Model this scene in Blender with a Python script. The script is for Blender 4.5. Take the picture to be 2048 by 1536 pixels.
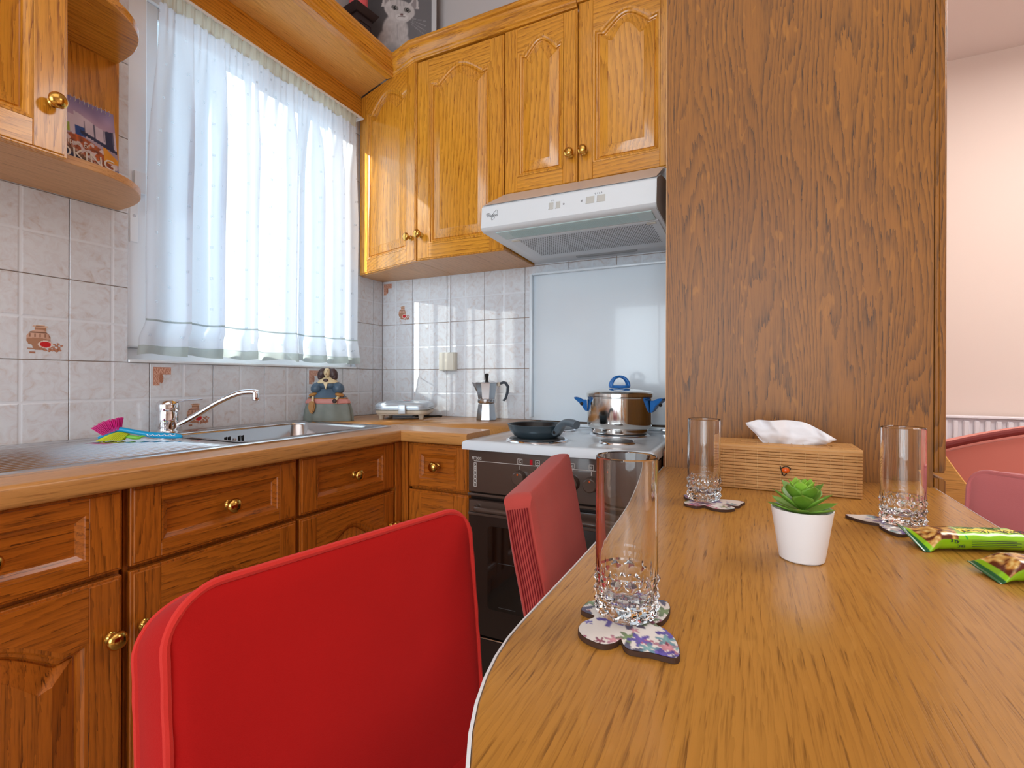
import bpy, bmesh, math, random
from mathutils import Matrix, Vector, noise as mnoise
R = math.radians
PI = math.pi
sc = bpy.context.scene
for o in list(bpy.data.objects):
    bpy.data.objects.remove(o)
COL = sc.collection

# ------------------------------------------------------------------ camera, world, sun, lights, exposure
CAMZ = 1.042
cam_d = bpy.data.cameras.new('camera')
cam_d.sensor_width = 36.0
cam_d.lens = 990 / 2048 * 36.0
cam_d.shift_x = 0.0
cam_d.shift_y = -(768 - 759) / 2048
cam_d.clip_start = 0.02
cam = bpy.data.objects.new('camera', cam_d)
COL.objects.link(cam)
cam.matrix_world = (Matrix.Translation((0, 0, CAMZ)) @ Matrix.Rotation(0.450, 4, 'Z') @
                    Matrix.Rotation(PI / 2, 4, 'X') @ Matrix.Rotation(0.0035, 4, 'Z'))
sc.camera = cam

world = bpy.data.worlds.new('world')
sc.world = world
world.use_nodes = True
wn = world.node_tree
bg = wn.nodes['Background']
bg.inputs['Color'].default_value = (0.66, 0.82, 1.0, 1)
bg.inputs['Strength'].default_value = 0.85

def light(name, kind, energy, loc, look=None, color=(1, 1, 1), size=None, size_y=None, angle=None):
    d = bpy.data.lights.new(name, kind)
    d.energy = energy
    d.color = color
    if kind == 'AREA':
        d.shape = 'RECTANGLE'
        d.size = size
        d.size_y = size_y or size
    if angle is not None:
        d.angle = angle
    o = bpy.data.objects.new(name, d)
    COL.objects.link(o)
    o.location = loc
    if look is not None:
        v = Vector(look)
        o.rotation_euler = v.to_track_quat('-Z', 'Y').to_euler()
    return o

light('sun', 'SUN', 9.0, (-6, -6, 6), look=(0.52, 0.66, -0.42), color=(1.0, 0.95, 0.88), angle=R(0.8))
light('kitchen_window_daylight', 'AREA', 9.0, (-2.35, 1.30, 1.75), look=(1, 0, -0.08), color=(0.70, 0.84, 1.0), size=1.7, size_y=1.7)
light('living_room_window_daylight', 'AREA', 58, (-0.25, -2.72, 1.5), look=(0, 1, 0.0), color=(0.86, 0.95, 1.0), size=2.4, size_y=2.1)
light('kitchen_ceiling_fill', 'AREA', 6, (0.0, 0.0, 2.84), look=(0, 0, -1), color=(1.0, 0.985, 0.95), size=1.6)  # added soft fill from overhead, no fixture known there
light('living_ceiling_fill', 'AREA', 40, (1.7, 2.2, 2.84), look=(0, 0, -1), color=(1.0, 0.97, 0.94), size=1.4)  # added fill brightening the living room walls, not a known lamp

sc.view_settings.view_transform = 'Standard'
sc.view_settings.look = 'None'
sc.view_settings.exposure = 0.42
sc.view_settings.gamma = 1.0
sc.view_settings.use_curve_mapping = False

# ------------------------------------------------------------------ colour + materials
def lin(c):
    c = c / 255.0
    return c / 12.92 if c <= 0.04045 else ((c + 0.055) / 1.055) ** 2.4

def rgb(r, g, b):
    return (lin(r), lin(g), lin(b), 1.0)

MATS = {}

def newmat(name):
    m = bpy.data.materials.new(name)
    m.use_nodes = True
    MATS[name] = m
    return m, m.node_tree, m.node_tree.nodes['Principled BSDF']

def plain(name, col, rough=0.5, metal=0.0, spec=0.5, coat=0.0, bump=0.0, bscale=200.0, var=0.0, vscale=8.0, sheen=0.0, trans=0.0, ior=1.45, sss=0.0):
    m, nt, b = newmat(name)
    b.inputs['Base Color'].default_value = col
    b.inputs['Roughness'].default_value = rough
    b.inputs['Metallic'].default_value = metal
    b.inputs['Specular IOR Level'].default_value = spec
    b.inputs['Coat Weight'].default_value = coat
    b.inputs['Sheen Weight'].default_value = sheen
    b.inputs['Transmission Weight'].default_value = trans
    b.inputs['IOR'].default_value = ior
    if sss:
        b.inputs['Subsurface Weight'].default_value = sss
        b.inputs['Subsurface Radius'].default_value = (0.01, 0.02, 0.005)
    tc = nt.nodes.new('ShaderNodeTexCoord')
    if bump:
        n = nt.nodes.new('ShaderNodeTexNoise')
        n.inputs['Scale'].default_value = bscale
        n.inputs['Detail'].default_value = 3
        nt.links.new(tc.outputs['Object'], n.inputs['Vector'])
        bp = nt.nodes.new('ShaderNodeBump')
        bp.inputs['Strength'].default_value = bump
        bp.inputs['Distance'].default_value = 0.002
        nt.links.new(n.outputs['Fac'], bp.inputs['Height'])
        nt.links.new(bp.outputs['Normal'], b.inputs['Normal'])
    if var:
        n = nt.nodes.new('ShaderNodeTexNoise')
        n.inputs['Scale'].default_value = vscale
        n.inputs['Detail'].default_value = 4
        nt.links.new(tc.outputs['Object'], n.inputs['Vector'])
        mx = nt.nodes.new('ShaderNodeMix')
        mx.data_type = 'RGBA'
        mx.inputs[6].default_value = tuple(c * (1 - var) for c in col[:3]) + (1,)
        mx.inputs[7].default_value = tuple(min(1, c * (1 + var)) for c in col[:3]) + (1,)
        nt.links.new(n.outputs['Fac'], mx.inputs[0])
        nt.links.new(mx.outputs[2], b.inputs['Base Color'])
    return m

def N(nt, t, **kw):
    n = nt.nodes.new(t)
    for k, v in kw.items():
        if k in n.inputs.keys():
            n.inputs[k].default_value = v
        else:
            setattr(n, k, v)
    return n

def math_n(nt, op, a, b=None, clamp=False):
    n = nt.nodes.new('ShaderNodeMath')
    n.operation = op
    n.use_clamp = clamp
    for i, v in enumerate((a, b)):
        if v is None:
            continue
        if isinstance(v, (int, float)):
            n.inputs[i].default_value = v
        else:
            nt.links.new(v, n.inputs[i])
    return n.outputs[0]

def wood(name, light_c, mid_c, dark_c, axis, rough=0.34, figure=1.0, fig_scale=1.0, pore=1.0, fleck=0.0, coat=0.0, pore_scale=1.0, rings=55.0, wave=12.0, slen=0.5):
    """oak veneer: growth figure, dark pores along the grain, pale rays"""
    m, nt, b = newmat(name)
    L = nt.links
    tc = N(nt, 'ShaderNodeTexCoord')
    oi = N(nt, 'ShaderNodeObjectInfo')
    comb = N(nt, 'ShaderNodeCombineXYZ')
    r1 = math_n(nt, 'MULTIPLY', oi.outputs['Random'], 31.7)
    r2 = math_n(nt, 'MULTIPLY', oi.outputs['Random'], 17.3)
    L.new(r1, comb.inputs[0]); L.new(r2, comb.inputs[1]); L.new(r1, comb.inputs[2])
    add = N(nt, 'ShaderNodeVectorMath', operation='ADD')
    L.new(tc.outputs['Object'], add.inputs[0]); L.new(comb.outputs[0], add.inputs[1])
    i = 'xyz'.index(axis)
    def mapped(along, across):
        mp = N(nt, 'ShaderNodeMapping')
        s = [across] * 3
        s[i] = along
        mp.inputs['Scale'].default_value = s
        L.new(add.outputs[0], mp.inputs['Vector'])
        return mp.outputs[0]
    n1 = N(nt, 'ShaderNodeTexNoise')
    n1.inputs['Scale'].default_value = 1.0
    n1.inputs['Detail'].default_value = 2.0
    n1.inputs['Roughness'].default_value = 0.4
    L.new(mapped(2.0 * slen * fig_scale, 5.0 * fig_scale), n1.inputs['Vector'])
    n1b = N(nt, 'ShaderNodeTexNoise')
    n1b.inputs['Scale'].default_value = 1.0
    n1b.inputs['Detail'].default_value = 3.0
    L.new(mapped(26.0, 300.0), n1b.inputs['Vector'])
    sepc = N(nt, 'ShaderNodeSeparateXYZ')
    L.new(add.outputs[0], sepc.inputs[0])
    oth = [k for k in range(3) if k != i]
    across = math_n(nt, 'ADD', sepc.outputs[oth[0]], sepc.outputs[oth[1]])
    ringv = math_n(nt, 'ADD', math_n(nt, 'MULTIPLY', across, rings), math_n(nt, 'ADD', math_n(nt, 'MULTIPLY', n1.outputs['Fac'], wave), math_n(nt, 'MULTIPLY', n1b.outputs['Fac'], 0.9)))
    saw = math_n(nt, 'FRACT', ringv)
    ring = math_n(nt, 'MULTIPLY', math_n(nt, 'POWER', saw, 2.0), math_n(nt, 'LESS_THAN', saw, 0.93))
    n2 = N(nt, 'ShaderNodeTexNoise')
    n2.inputs['Scale'].default_value = 1.0
    n2.inputs['Detail'].default_value = 2.5
    n2.inputs['Roughness'].default_value = 0.6
    L.new(mapped(13.0 * pore_scale, 380.0 * pore_scale), n2.inputs['Vector'])
    pr = N(nt, 'ShaderNodeValToRGB')
    pr.color_ramp.elements[0].position = 0.50
    pr.color_ramp.elements[0].color = (0, 0, 0, 1)
    pr.color_ramp.elements[1].position = 0.70
    pr.color_ramp.elements[1].color = (1, 1, 1, 1)
    L.new(n2.outputs['Fac'], pr.inputs[0])
    n3 = N(nt, 'ShaderNodeTexNoise')
    n3.inputs['Scale'].default_value = 1.0
    n3.inputs['Detail'].default_value = 2.0
    L.new(mapped(1.2, 6.0), n3.inputs['Vector'])
    mixA = N(nt, 'ShaderNodeMix', data_type='RGBA')
    mixA.inputs[6].default_value = light_c
    mixA.inputs[7].default_value = mid_c
    L.new(n3.outputs['Fac'], mixA.inputs[0])
    f = math_n(nt, 'MULTIPLY', ring, 0.50 * figure)
    f2 = math_n(nt, 'MULTIPLY', pr.outputs[0], math_n(nt, 'ADD', math_n(nt, 'MULTIPLY', ring, 0.45), 0.30 * pore))
    ftot = math_n(nt, 'ADD', f, f2, clamp=True)
    mixB = N(nt, 'ShaderNodeMix', data_type='RGBA')
    L.new(ftot, mixB.inputs[0])
    L.new(mixA.outputs[2], mixB.inputs[6])
    mixB.inputs[7].default_value = dark_c
    out = mixB.outputs[2]
    if fleck:
        n4 = N(nt, 'ShaderNodeTexNoise')
        n4.inputs['Scale'].default_value = 1.0
        n4.inputs['Detail'].default_value = 1.0
        n4.inputs['Distortion'].default_value = 0.8
        L.new(mapped(14.0, 70.0), n4.inputs['Vector'])
        fr = N(nt, 'ShaderNodeValToRGB')
        fr.color_ramp.elements[0].position = 0.66
        fr.color_ramp.elements[0].color = (0, 0, 0, 1)
        fr.color_ramp.elements[1].position = 0.72
        fr.color_ramp.elements[1].color = (1, 1, 1, 1)
        L.new(n4.outputs['Fac'], fr.inputs[0])
        mixC = N(nt, 'ShaderNodeMix', data_type='RGBA')
        L.new(math_n(nt, 'MULTIPLY', fr.outputs[0], fleck), mixC.inputs[0])
        L.new(out, mixC.inputs[6])
        mixC.inputs[7].default_value = light_c
        out = mixC.outputs[2]
    L.new(out, b.inputs['Base Color'])
    b.inputs['Roughness'].default_value = rough
    b.inputs['Coat Weight'].default_value = coat
    b.inputs['Coat Roughness'].default_value = 0.12
    bp = N(nt, 'ShaderNodeBump')
    bp.inputs['Strength'].default_value = 0.18
    bp.inputs['Distance'].default_value = 0.0006
    bp.invert = True
    L.new(ftot, bp.inputs['Height'])
    L.new(bp.outputs['Normal'], b.inputs['Normal'])
    return m

HL, HM, HD = rgb(232, 166, 60), rgb(212, 138, 34), rgb(130, 66, 10)
WU = {a: wood('upper_oak_' + a, HL, HM, HD, a, rough=0.24, figure=0.95, pore=1.3, coat=0.5) for a in 'xyz'}
RL, RM, RD = rgb(200, 114, 34), rgb(172, 88, 17), rgb(62, 26, 4)  # same oak as the uppers, with shade and warm light put into the colour
WL = {a: wood('shaded_oak_' + a, RL, RM, RD, a, rough=0.30, figure=0.85, coat=0.2) for a in 'xyz'}
WT = wood('table_laminate', rgb(194, 140, 66), rgb(168, 112, 40), rgb(94, 56, 17), 'y', rough=0.24, figure=0.42, fig_scale=1.0, pore=1.1, fleck=0.30, rings=120, wave=11, pore_scale=1.3, slen=0.5)
WPD = {a: wood('panel_oak_' + a, rgb(172, 110, 28), rgb(134, 80, 12), rgb(50, 28, 3), a, rough=0.42, figure=1.15, fig_scale=1.5, pore=0.9, fleck=0.7, rings=75, wave=24, pore_scale=1.25, slen=0.36) for a in 'xyz'}
WP = WPD['z']
WC = {a: wood('worktop_laminate_' + a, rgb(214, 158, 92), rgb(192, 130, 66), rgb(128, 74, 30), a, rough=0.3, figure=0.3, pore=1.1) for a in 'xy'}
WS = wood('pale_shelf_oak', rgb(218, 168, 116), rgb(196, 140, 88), rgb(140, 88, 46), 'y', rough=0.38, figure=0.3, fleck=0.5)
WB = wood('bamboo', rgb(214, 162, 98), rgb(190, 134, 72), rgb(132, 84, 40), 'x', rough=0.5, figure=0.2, pore=0.6)
WSO = {a: wood('soffit_oak_' + a, rgb(240, 190, 110), rgb(222, 158, 74), rgb(150, 92, 34), a, rough=0.33, figure=0.35, fleck=0.6) for a in 'xy'}

BRASS = plain('brass', rgb(214, 168, 84), 0.16, 1.0)
BRASSD = plain('dark_brass_rose', rgb(52, 34, 20), 0.45, 0.4)
CHROME = plain('chrome', rgb(226, 228, 232), 0.05, 1.0)
STEEL = plain('stainless_steel', rgb(212, 212, 214), 0.17, 1.0, bump=0.03, bscale=600)
STEELP = plain('polished_steel', rgb(220, 218, 214), 0.10, 1.0)
ALU = plain('cast_aluminium', rgb(200, 202, 206), 0.2, 1.0)
DARK = plain('black_gap', rgb(16, 12, 10), 0.8)
WHITE = plain('white_enamel', rgb(222, 232, 240), 0.18, coat=0.3)
HOODW = plain('white_hood_plastic', rgb(224, 231, 236), 0.3)
HOODG = plain('pale_diffuser_plastic', rgb(196, 222, 222), 0.22)
PVC = plain('white_window_frame', rgb(238, 242, 246), 0.3)
BROWN = plain('brown_enamel', rgb(84, 68, 60), 0.22, coat=0.25)
BROWND = plain('dark_brown_enamel', rgb(48, 37, 32), 0.25)
OVG = plain('oven_glass', rgb(16, 12, 11), 0.05, spec=0.6, coat=0.5)
PLATE = plain('cast_iron_plate', rgb(96, 98, 100), 0.45, 0.5, bump=0.1)
PRINT = plain('white_print', rgb(226, 220, 214), 0.5)
PRINTD = plain('dark_print', rgb(40, 44, 56), 0.5)
RED = plain('red_cotton', rgb(178, 20, 18), 0.85, spec=0.15, sheen=0.06, bump=0.25, bscale=900, var=0.10, vscale=5)
REDP = plain('red_piping', rgb(204, 48, 40), 0.8, spec=0.2, sheen=0.12, bump=0.2, bscale=900)
DUSTY = plain('dusty_red_stretch_fabric', rgb(176, 70, 62), 0.85, spec=0.15, sheen=0.12, bump=0.25, bscale=1200, var=0.06, vscale=10)
DUSTD = plain('dark_rib_fabric', rgb(120, 34, 38), 0.9, spec=0.1)
PINK = plain('pink_velvet', rgb(200, 112, 112), 0.8, spec=0.2, sheen=0.4, bump=0.2, bscale=900)
PINKS = plain('salmon_upholstery', rgb(208, 126, 112), 0.85, spec=0.2, sheen=0.2)
MAROON = plain('maroon_piping', rgb(120, 40, 36), 0.7)
GLASS = plain('clear_glass', (0.97, 0.98, 0.98, 1), 0.0, trans=1.0, ior=1.46)
WALLP = plain('pinkish_wall_paint', rgb(224, 206, 196), 0.9, spec=0.1, var=0.02, vscale=2)
WALLK = plain('grey_pink_wall_paint', rgb(204, 196, 194), 0.9, spec=0.1, var=0.02, vscale=2)
CEIL = plain('ceiling_paint', rgb(226, 214, 210), 0.9, spec=0.1)
FLOOR = plain('beige_floor', rgb(150, 128, 106), 0.4, var=0.08, vscale=3)
GROUT = plain('grout', rgb(168, 142, 124), 0.9)
CREAM = plain('cream_plastic', rgb(226, 222, 208), 0.35)
RAD = plain('radiator_enamel', rgb(232, 228, 234), 0.35)
BLUEP = plain('blue_pot_handle', rgb(28, 104, 178), 0.35)
PANM = plain('dark_teal_nonstick', rgb(60, 74, 82), 0.28, 0.25)
PANI = plain('black_nonstick_inside', rgb(22, 24, 26), 0.3)
PANH = plain('grey_handle', rgb(84, 98, 108), 0.38)
SILP = plain('silver_plastic', rgb(186, 196, 206), 0.26, 0.35)
BEIGEP = plain('beige_plastic', rgb(196, 184, 166), 0.45)
POTW = plain('white_ceramic', rgb(240, 238, 238), 0.35)
SOIL = plain('grey_filler', rgb(190, 190, 180), 0.9)
TISS = plain('tissue_paper', rgb(244, 244, 248), 0.9, spec=0.1)
BEAD = plain('orange_bead', rgb(224, 92, 14), 0.12, coat=0.5)
CORD = plain('black_cord', rgb(24, 18, 16), 0.6)
THREAD = plain('pale_thread', rgb(226, 188, 132), 0.8)
MAG = plain('magenta_bristle', rgb(214, 10, 130), 0.4)
YEL = plain('yellow_bristle', rgb(206, 212, 20), 0.4)
LIME = plain('green_plastic', rgb(122, 196, 60), 0.35)
CYAN = plain('cyan_plastic', rgb(10, 156, 210), 0.3)
LANT = plain('dark_lantern_wood', rgb(52, 38, 38), 0.45)
CAND = plain('coral_candle', rgb(238, 96, 100), 0.5)
FRAMEW = plain('pale_grey_frame', rgb(206, 204, 206), 0.4)
CDARK = plain('coaster_board_edge', rgb(70, 44, 28), 0.7)
F_BLUE = plain('slate_blue_glaze', rgb(74, 96, 116), 0.35)
F_GREY = plain('grey_green_glaze', rgb(124, 132, 126), 0.5, var=0.2, vscale=30)
F_PINK = plain('pink_glaze', rgb(206, 140, 132), 0.4)
F_GOLD = plain('ochre_glaze', rgb(176, 124, 62), 0.4)
F_SKIN = plain('cream_glaze', rgb(226, 206, 164), 0.35)
F_HAIR = plain('dark_brown_glaze', rgb(72, 54, 54), 0.4, bump=0.6, bscale=160)
LEAF = None

def leafmat():
    m, nt, b = newmat('succulent_green')
    L = nt.links
    at = N(nt, 'ShaderNodeAttribute', attribute_name='Col')
    L.new(at.outputs['Color'], b.inputs['Base Color'])
    b.inputs['Roughness'].default_value = 0.5
    b.inputs['Subsurface Weight'].default_value = 0.1
    b.inputs['Subsurface Radius'].default_value = (0.003, 0.008, 0.002)
    return m
LEAF = leafmat()

def colmat(name, rough=0.4, coat=0.0):
    m, nt, b = newmat(name)
    at = N(nt, 'ShaderNodeAttribute', attribute_name='Col')
    nt.links.new(at.outputs['Color'], b.inputs['Base Color'])
    b.inputs['Roughness'].default_value = rough
    b.inputs['Coat Weight'].default_value = coat
    return m
PRT_MATT = colmat('printed_matt', 0.6)
PRT_GLOSS = colmat('printed_gloss', 0.28, 0.3)
PRT_FOIL = colmat('printed_foil', 0.22, 0.4)
PRT_TILE = colmat('printed_tile_glaze', 0.3)

def tile_mat():
    m, nt, b = newmat('marbled_tile')
    L = nt.links
    tc = N(nt, 'ShaderNodeTexCoord')
    oi = N(nt, 'ShaderNodeObjectInfo')
    sc1 = N(nt, 'ShaderNodeVectorMath', operation='ADD')
    cmb = N(nt, 'ShaderNodeCombineXYZ')
    rr = math_n(nt, 'MULTIPLY', oi.outputs['Random'], 40.0)
    for k in range(3):
        L.new(rr, cmb.inputs[k])
    L.new(tc.outputs['Object'], sc1.inputs[0]); L.new(cmb.outputs[0], sc1.inputs[1])
    n = N(nt, 'ShaderNodeTexNoise')
    n.inputs['Scale'].default_value = 30
    n.inputs['Detail'].default_value = 8
    n.inputs['Roughness'].default_value = 0.62
    n.inputs['Distortion'].default_value = 1.4
    L.new(sc1.outputs[0], n.inputs['Vector'])
    cr = N(nt, 'ShaderNodeValToRGB')
    e = cr.color_ramp.elements
    e[0].position = 0.42; e[0].color = rgb(222, 227, 233)
    e[1].position = 0.76; e[1].color = rgb(202, 190, 184)
    e2 = e.new(0.57); e2.color = rgb(216, 217, 222)
    L.new(n.outputs['Fac'], cr.inputs[0])
    # embossed cross dividing each tile in four (local x = width, z = height)
    sp = N(nt, 'ShaderNodeSeparateXYZ')
    L.new(tc.outputs['Object'], sp.inputs[0])
    ax = math_n(nt, 'ABSOLUTE', sp.outputs[0])
    az = math_n(nt, 'ABSOLUTE', sp.outputs[2])
    mn = math_n(nt, 'MINIMUM', ax, az)
    grv = N(nt, 'ShaderNodeMapRange')
    grv.interpolation_type = 'SMOOTHSTEP'
    grv.inputs['From Min'].default_value = 0.0015
    grv.inputs['From Max'].default_value = 0.0060
    grv.inputs['To Min'].default_value = 1.0
    grv.inputs['To Max'].default_value = 0.0
    L.new(mn, grv.inputs['Value'])
    mx = N(nt, 'ShaderNodeMix', data_type='RGBA')
    L.new(grv.outputs[0], mx.inputs[0])
    L.new(cr.outputs[0], mx.inputs[6])
    mx.inputs[7].default_value = rgb(226, 231, 238)
    L.new(mx.outputs[2], b.inputs['Base Color'])
    bp = N(nt, 'ShaderNodeBump')
    bp.inputs['Strength'].default_value = 0.7
    bp.inputs['Distance'].default_value = 0.0012
    bp.invert = True
    L.new(grv.outputs[0], bp.inputs['Height'])
    L.new(bp.outputs['Normal'], b.inputs['Normal'])
    b.inputs['Roughness'].default_value = 0.17
    b.inputs['Specular IOR Level'].default_value = 0.5
    return m
TILE = tile_mat()

def curtain_mat(name, col, transp=0.10, dots=True):
    m, nt, b = newmat(name)
    nt.nodes.remove(b)
    L = nt.links
    out = nt.nodes['Material Output']
    dif = N(nt, 'ShaderNodeBsdfDiffuse'); dif.inputs['Color'].default_value = col
    trl = N(nt, 'ShaderNodeBsdfTranslucent'); trl.inputs['Color'].default_value = col
    tr = N(nt, 'ShaderNodeBsdfTransparent')
    m1 = N(nt, 'ShaderNodeMixShader'); m1.inputs[0].default_value = 0.5
    L.new(dif.outputs[0], m1.inputs[1]); L.new(trl.outputs[0], m1.inputs[2])
    m2 = N(nt, 'ShaderNodeMixShader')
    L.new(m1.outputs[0], m2.inputs[1]); L.new(tr.outputs[0], m2.inputs[2])
    if dots:
        uv = N(nt, 'ShaderNodeUVMap')
        sp = N(nt, 'ShaderNodeSeparateXYZ'); L.new(uv.outputs[0], sp.inputs[0])
        # cloth uv in metres: staggered grid of little four-hole eyelet flowers, 5 cm apart
        v = math_n(nt, 'DIVIDE', sp.outputs[1], 0.052)
        row = math_n(nt, 'FLOOR', v)
        off = math_n(nt, 'MULTIPLY', math_n(nt, 'MODULO', row, 2.0), 0.5)
        u = math_n(nt, 'ADD', math_n(nt, 'DIVIDE', sp.outputs[0], 0.075), off)
        fu = math_n(nt, 'MULTIPLY', math_n(nt, 'ABSOLUTE', math_n(nt, 'SUBTRACT', math_n(nt, 'FRACT', u), 0.5)), 0.075)
        fv = math_n(nt, 'MULTIPLY', math_n(nt, 'ABSOLUTE', math_n(nt, 'SUBTRACT', math_n(nt, 'FRACT', v), 0.5)), 0.052)
        d1 = math_n(nt, 'ADD', math_n(nt, 'POWER', math_n(nt, 'SUBTRACT', fu, 0.0022), 2.0), math_n(nt, 'POWER', math_n(nt, 'SUBTRACT', fv, 0.0022), 2.0))
        hole = math_n(nt, 'LESS_THAN', d1, 0.0000018)
        fac = math_n(nt, 'ADD', math_n(nt, 'MULTIPLY', hole, 0.6), transp, clamp=True)
        L.new(fac, m2.inputs[0])
        ring = math_n(nt, 'MULTIPLY', math_n(nt, 'LESS_THAN', d1, 0.0000050), 0.22)
        mc = N(nt, 'ShaderNodeMix', data_type='RGBA')
        L.new(ring, mc.inputs[0]); mc.inputs[6].default_value = col; mc.inputs[7].default_value = rgb(120, 140, 165)
        L.new(mc.outputs[2], dif.inputs['Color']); L.new(mc.outputs[2], trl.inputs['Color'])
    else:
        m2.inputs[0].default_value = transp
    L.new(m2.outputs[0], out.inputs['Surface'])
    return m
CURT = curtain_mat('white_voile', rgb(236, 243, 252), 0.13)
CURTH = curtain_mat('doubled_hem_voile', rgb(196, 206, 204), 0.02, dots=False)
CURTT = curtain_mat('curtain_heading_tape', rgb(220, 220, 204), 0.02, dots=False)

def pane_mat():
    m, nt, b = newmat('window_pane_glass')
    nt.nodes.remove(b)
    L = nt.links
    g = N(nt, 'ShaderNodeBsdfGlossy'); g.inputs['Roughness'].default_value = 0.02
    t = N(nt, 'ShaderNodeBsdfTransparent'); t.inputs['Color'].default_value = (0.95, 0.98, 0.97, 1)
    lw = N(nt, 'ShaderNodeLayerWeight'); lw.inputs['Blend'].default_value = 0.5
    fac = math_n(nt, 'ADD', math_n(nt, 'MULTIPLY', math_n(nt, 'POWER', lw.outputs['Facing'], 5.0), 0.9), 0.04)
    mx = N(nt, 'ShaderNodeMixShader')
    L.new(fac, mx.inputs[0]); L.new(t.outputs[0], mx.inputs[1]); L.new(g.outputs[0], mx.inputs[2])
    L.new(mx.outputs[0], nt.nodes['Material Output'].inputs['Surface'])
    return m
PANE = pane_mat()
CLEARP = plain('frosted_visor', rgb(226, 220, 218), 0.2)
CLEARP.node_tree.nodes['Principled BSDF'].inputs['Alpha'].default_value = 0.8

# ------------------------------------------------------------------ object helpers
ROOT = {}

def thing(name, label, cat, loc=(0, 0, 0), rz=0.0, group=None):
    o = bpy.data.objects.new(name, None)
    COL.objects.link(o)
    o.empty_display_size = 0.05
    o.location = loc
    o.rotation_euler = (0, 0, rz)
    o['label'] = label
    o['category'] = cat
    if group:
        o['group'] = group
    ROOT[o.name] = Matrix.Translation(loc) @ Matrix.Rotation(rz, 4, 'Z')
    return o

def tag(o, label, cat, group=None):
    o['label'] = label
    o['category'] = cat
    if group:
        o['group'] = group
    return o

def rootmat(p):
    while p.parent is not None:
        p = p.parent
    return ROOT.get(p.name, Matrix.Identity(4))

def obj(name, bm, mat, parent=None, M=None, smooth=True, local=False, auto=35, mats=None):
    """bm vertices are world coordinates (after M) unless local=True (then thing-local)."""
    if M is not None:
        bm.transform(M)
        if M.determinant() < 0:
            bmesh.ops.reverse_faces(bm, faces=bm.faces[:])
    if parent is not None and not local:
        bm.transform(rootmat(parent).inverted())
    me = bpy.data.meshes.new(name)
    for f in bm.faces:
        f.smooth = smooth
    if smooth and auto:
        ang = R(auto)
        for e in bm.edges:
            if len(e.link_faces) == 2 and e.calc_face_angle(0) > ang:
                e.smooth = False
    bm.to_mesh(me)
    bm.free()
    for mm in (mats or [mat]):
        me.materials.append(mm)
    o = bpy.data.objects.new(name, me)
    COL.objects.link(o)
    if parent is not None:
        o.parent = parent
    return o

def struct(name, bm, mat, M=None, smooth=False):
    o = obj(name, bm, mat, None, M, smooth)
    o['kind'] = 'structure'
    return o

def dup_tree(o, parent=None):
    c = o.copy()
    COL.objects.link(c)
    c.parent = parent
    if parent is None and o.name in ROOT:
        ROOT[c.name] = ROOT[o.name]
    for ch in list(o.children):
        dup_tree(ch, c)
    return c

def add_box(bm, x0, x1, y0, y1, z0, z1, bev=0.0, seg=1, mi=0):
    if x0 > x1: x0, x1 = x1, x0
    if y0 > y1: y0, y1 = y1, y0
    if z0 > z1: z0, z1 = z1, z0
    vs = [bm.verts.new(p) for p in ((x0, y0, z0), (x1, y0, z0), (x1, y1, z0), (x0, y1, z0),
                                    (x0, y0, z1), (x1, y0, z1), (x1, y1, z1), (x0, y1, z1))]
    fs = [bm.faces.new([vs[i] for i in q]) for q in ((3, 2, 1, 0), (4, 5, 6, 7), (0, 1, 5, 4), (1, 2, 6, 5), (2, 3, 7, 6), (3, 0, 4, 7))]
    for f in fs:
        f.material_index = mi
    if bev:
        es = list({e for f in fs for e in f.edges})
        bmesh.ops.bevel(bm, geom=es, offset=bev, segments=seg, affect='EDGES', profile=0.6)
    return vs

def box(x0, x1, y0, y1, z0, z1, bev=0.0, seg=1):
    bm = bmesh.new()
    add_box(bm, x0, x1, y0, y1, z0, z1, bev, seg)
    return bm

def add_prism(bm, pts, d0, d1, plane='xz', bev=0.0, seg=1):
    """polygon pts in plane, extruded between d0 and d1 along the remaining axis"""
    def mk(p, d):
        if plane == 'xz': return (p[0], d, p[1])
        if plane == 'xy': return (p[0], p[1], d)
        return (d, p[0], p[1])
    a = [bm.verts.new(mk(p, d0)) for p in pts]
    b = [bm.verts.new(mk(p, d1)) for p in pts]
    fs = [bm.faces.new(a), bm.faces.new(b[::-1])]
    n = len(pts)
    for i in range(n):
        j = (i + 1) % n
        fs.append(bm.faces.new((a[j], a[i], b[i], b[j])))
    bmesh.ops.recalc_face_normals(bm, faces=fs)
    if bev:
        es = list({e for f in fs[:2] for e in f.edges})
        bmesh.ops.bevel(bm, geom=es, offset=bev, segments=seg, affect='EDGES')
    return bm

def prism(pts, d0, d1, plane='xz', bev=0.0, seg=1):
    bm = bmesh.new()
    return add_prism(bm, pts, d0, d1, plane, bev, seg)

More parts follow.
